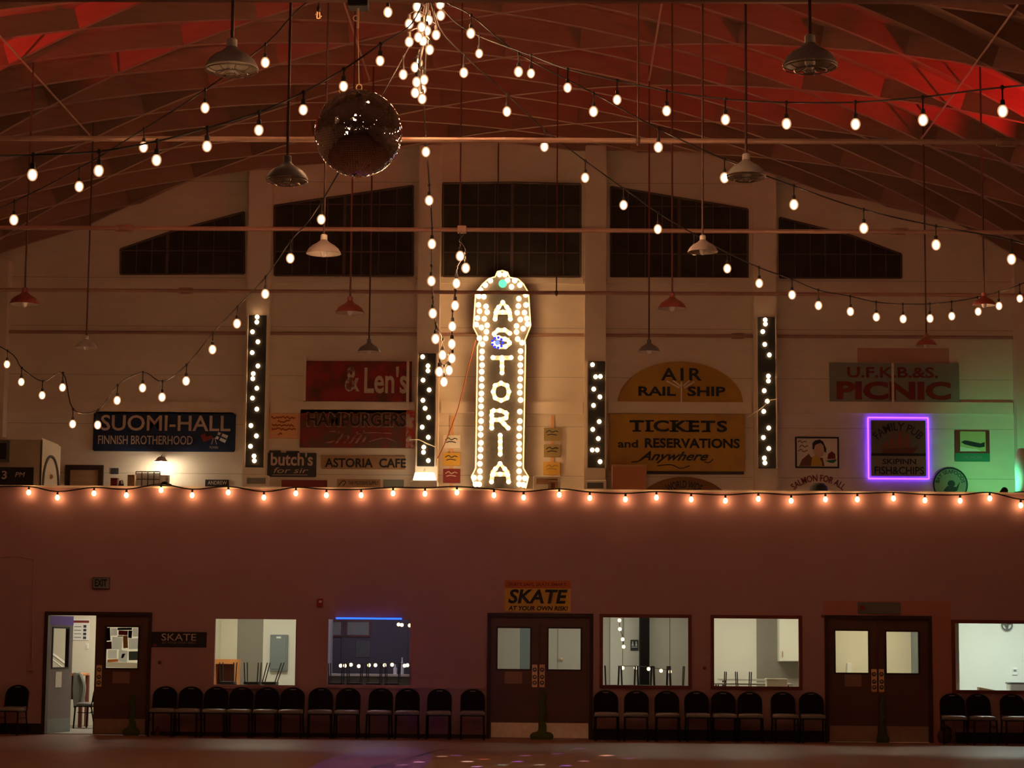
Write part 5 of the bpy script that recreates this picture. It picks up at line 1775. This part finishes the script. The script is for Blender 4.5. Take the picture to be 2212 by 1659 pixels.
# fourth window: folded tables and a cupboard on the wall
x0, x1, z0, z1 = rect(1683, 1330, 1726, 1429, YB - .35)
t = thing('wall_cupboard', 'white wall cupboard at the upper right inside the fourth window', 'cupboard', ((x0 + x1) / 2, YB, z0))
MB().box(x0, x1 + .5, YB - .35, YB, z0, z0 + 1.0, .008).build('body', M['rwhite'], t)
dd = MB().box(x0 + .01, x1 + .49, YB - .37, YB - .35, z0 + .01, z0 + .99, .006).build('door', M['rwhite'], t)
MB().tube([(x0 + .06, YB - .39, z0 + .08), (x0 + .06, YB - .39, z0 + .2)], .008, 6).build('handle', M['steel'], dd)
rtable(1624, 1.5, 41.4, 'long folding table at the middle inside the fourth window', zt=.98)
rtable(1620, 1.2, 42.6, 'far folding table at the back inside the fourth window', zt=1.04)
x0, x1, z0, z1 = rect(1655, 1466, 1700, 1486, 40.8)
t = thing('white_box', 'white box with lid inside the fourth window', 'box', ((x0 + x1) / 2, 40.9, .74))
MB().box(x0, x1, 40.7, 41.0, .74, z1 - .03, .01).build('body', M['rcream'], t)
MB().box(x0 - .01, x1 + .01, 40.69, 41.01, z1 - .03, z1, .008).build('lid', M['rcream'], t)
rtable(1740, .8, 40.7, 'near table at the right inside the fourth window', zt=.74)
for x, lab in ((1552, 'upturned chair at the left corner inside the fourth window'), (1606, 'upturned chair near the middle inside the fourth window')):
    upturned(x, 40.3, 0, 0, lab, 'upturned chairs inside the fourth window', base=.80)
rtable(1580, .8, 40.25, 'small near table at the left inside the fourth window', zt=.46, m='tabletop')
# right door room
x0, x1, z0, z1 = rect(1831, 1432, 1841, 1452, YB - .15)
t = thing('towel_dispenser', 'white towel dispenser seen through the left pane of the right door', 'dispenser', ((x0 + x1) / 2, YB, z0 - .1))
MB().box(x0, x1, YB - .12, YB, z0 - .1, z1, .012).build('case', M['rwhite'], t)
MB().box(x0 + .02, x1 - .02, YB - .11, YB - .03, z0 - .14, z0 - .1).build('towel', M['paperw'], t)
struct(rwall('wall_room', 1975, 1990, YB - .4, YB, M['bgrey']))
# fifth window room
x0, x1, z0, z1 = rect(2187, 1443, 2198, 1458, YB - .03)
t = thing('thermostat', 'small white thermostat on the bright wall inside the right window', 'thermostat', ((x0 + x1) / 2, YB, z0))
MB().box(x0, x1, YB - .03, YB, z0, z1, .008).build('case', M['paperw'], t)
MB().box(x0 + .02, x1 - .02, YB - .034, YB - .03, z1 - .07, z1 - .03).build('display', M['grey'], t)
c = P(2174, 1350, YB)
t = thing('wall_fan', 'round grey fan at the top of the bright right window', 'fan', (c.x, YB, c.z))
MB().tube([(c.x + .10 * cos(2 * pi * i / 20), YB - .06, c.z + .10 * sin(2 * pi * i / 20)) for i in range(20)], .014, 6, True).build('guard', M['dgrey'], t)
for k in range(3):
    a = 2 * pi * k / 3 + .5
    MB().prism([(c.x + .015 * cos(a + 1.5), c.z + .015 * sin(a + 1.5)), (c.x + .09 * cos(a - .3), c.z + .09 * sin(a - .3)), (c.x + .09 * cos(a + .4), c.z + .09 * sin(a + .4))], YB - .05, YB - .04).build('blade', M['dgrey'], t)
MB().lathe([(.0, .0), (.03, .0), (.03, .06), (.0, .06)], (c.x, YB - .05, c.z - .03), 10).build('hub', M['dgrey'], t)
rtable(2190, 1.8, 40.4, 'table just inside the bright right window', zt=P(2190, 1496, 40.05).z)
zt = P(2190, 1496, 40.05).z
p0, p1 = P(2113, 1486, 40.2), P(2160, 1492, 40.2)
tag(MB().prism([(p0.x, zt), (p1.x, zt), (p1.x, zt + .02), (p0.x, zt + .09)], 40.1, 40.3).build('wood_wedge', M['tan']), 'tan wedge shaped board lying on the table in the right window', 'board')
x0, x1, z0, z1 = rect(2181, 1475, 2235, 1493, 40.3)
t = thing('storage_tub', 'clear storage tub with lid on the table in the right window', 'tub', ((x0 + x1) / 2, 40.4, zt))
MB().box(x0, x1, 40.25, 40.6, zt, z1 - .02, .02).build('tub', M['plastic'], t)
MB().box(x0 - .015, x1 + .015, 40.23, 40.62, z1 - .02, z1 + .005, .01).build('lid', M['dgrey'], t)
# room behind the open door
x0, x1, z0, z1 = rect(156, 1337, 192, 1383, YB - .01)
t = thing('wall_poster', 'white notice poster with a red heading seen through the open door', 'poster', ((x0 + x1) / 2, YB, z0))
MB().box(x0, x1, YB - .012, YB, z0, z1).build('sheet', M['paperw'], t)
MB().box(x0, x1, YB - .016, YB - .012, z1 - .075, z1 - .03).build('heading', M['redlt'], t)
mb = MB()
for i in range(4):
    mb.box(x1 - .11, x1 - .05, YB - .016, YB - .012, z1 - .17 - i * .075, z1 - .12 - i * .075)
mb.build('picture_strip', M['char'], t)
mb = MB()
for i in range(4):
    mb.box(x0 + .04, x1 - .15, YB - .016, YB - .012, z1 - .16 - i * .07, z1 - .145 - i * .07)
mb.build('text_lines', M['grey'], t)
x0, x1, z0, z1 = rect(184, 1390, 191, 1402, YB - .02)
t = thing('light_switch', 'white light switch plate seen through the open door', 'switch', ((x0 + x1) / 2, YB, z0))
MB().box(x0, x1, YB - .012, YB, z0, z1, .004).build('plate', M['paperw'], t)
MB().box((x0 + x1) / 2 - .008, (x0 + x1) / 2 + .008, YB - .022, YB - .012, (z0 + z1) / 2 - .02, (z0 + z1) / 2 + .02).build('toggle', M['rcream'], t)
# desk and chair in that room
x0, x1 = P(140, 1500, 42.0).x, P(178, 1500, 42.0).x
z1 = P(160, 1454, 42.0).z
t = thing('wood_desk', 'dark red wooden desk inside the open door', 'desk', ((x0 + x1) / 2, 42.2, .012))
MB().box(x0 - .2, x1, 41.9, 42.6, z1 - .05, z1, .01).build('desktop', M['woodo'], t)
MB().box(x0 - .15, x1 - .1, 41.95, 42.0, z1 - .5, z1 - .05).build('front_panel', M['woodd'], t)
for sx in (x0 - .15, x1 - .06):
    for sy in (41.95, 42.5):
        MB().box(sx, sx + .07, sy, sy + .07, .012, z1 - .05, .008).build('leg', M['woodd'], t)
t = thing('draped_jacket', 'pale jacket slung over the desk corner inside the open door', 'jacket', (x1, 41.9, z1))
mb = MB()
pts = [(x1 - .14, 41.86, z1 + .03), (x1 - .02, 41.84, z1 + .02), (x1 + .0, 41.84, z1 - .3), (x1 - .02, 41.84, z1 - .62), (x1 - .12, 41.84, z1 - .66), (x1 - .16, 41.85, z1 - .3)]
mb.prism([(p[0], p[2]) for p in reversed(pts)], 41.80, 41.89, .02)
mb.build('body', M['grey'], t)
MB().tube(spline([(x1 - .02, 41.82, z1 - .02), (x1 + .06, 41.82, z1 - .25), (x1 + .03, 41.82, z1 - .55)], 4), [.045] * 9, 8).build('sleeve', M['grey'], t)
c = copy_tree(chair)
p = P(196, 1520, 41.6)
c.location = (p.x, 41.6, .012)
c.rotation_euler = (0, 0, radians(-115))
c['label'] = 'black chair standing inside the room seen through the open door'
c['group'] = 'chairs inside the rooms'
# handrail seen through the open leaf's pane
o = MB().tube([P(112, 1412, 42.6), P(152, 1442, 42.6)], .03, 6).tube([P(112, 1424, 42.6), P(150, 1453, 42.6)], .02, 6).build('stair_rail', M['rwhite'])
tag(o, 'white stair rail slanting down behind the open door leaf', 'rail')

# ------------------------------------------------------------------ floor markings
mb = MB()
for cpx, r in (((60, 1700), 1.3), ((2140, 1690), 1.2)):
    c = PZ(cpx[0], min(cpx[1], 1700), 0)
    pts = [(c.x + r * cos(2 * pi * i / 40), c.y + 2.6 * r * sin(2 * pi * i / 40)) for i in range(40)]
    n = len(pts)
    vs = [(x, y, .003) for x, y in pts] + [(c.x + (x - c.x) * .95, c.y + (y - c.y) * .97, .003) for x, y in pts]
    mb.add(vs, [(i, (i + 1) % n, n + (i + 1) % n, n + i) for i in range(n)])
for a, b in (((960, 1618), (640, 1700)),):
    A_, B_ = PZ(*a, 0), PZ(*b, 0)
    d = (B_ - A_).normalized(); nn = Vector((-d.y, d.x, 0)) * .03
    mb.add([A_ + nn + Vector((0, 0, .003)), B_ + nn + Vector((0, 0, .003)), B_ - nn + Vector((0, 0, .003)), A_ - nn + Vector((0, 0, .003))], [(0, 1, 2, 3)])
struct(mb.build('floor_marking', M['line'], origin=(0, 33, 0)))


# ------------------------------------------------------------------ party lights over the floor
q0 = PZ(797, 1655, 0)
light('violet_projector', 'SPOT', (q0.x, -2.0, 5.0), 115000, (.12, .055, 1), (q0.x, q0.y, 0), spot_size=radians(2.75), spot_blend=.12, shadow_soft_size=.02)
# beams thrown back by the mirror ball
for k, (x, y, c) in enumerate(((905, 1646, (.5, .4, 1)), (955, 1634, (.9, .8, .8)), (985, 1632, (.3, .2, 1)), (1010, 1645, (.8, .9, 1)), (1045, 1640, (1, .3, .2)), (1085, 1652, (.3, .9, 1)),
                               (1118, 1645, (.25, .1, 1)), (1135, 1632, (.6, .3, 1)), (1165, 1652, (.6, .95, 1)), (1222, 1654, (.2, .1, 1)), (1250, 1617, (.35, .2, 1)), (1262, 1644, (.7, .5, 1)),
                               (1310, 1632, (1, .8, .6)), (1358, 1638, (.4, .2, 1)), (1205, 1628, (.4, .2, 1)), (1030, 1656, (.4, .3, 1)), (870, 1652, (.4, .3, 1)))):
    tg = PZ(x, y, 0)
    d = (tg - bc).normalized()
    light('mirror_beam', 'SPOT', bc + d * (BR + .03), 17000 if k % 3 else 42000, c, tg, spot_size=radians(1.0), spot_blend=.9, shadow_soft_size=.004)
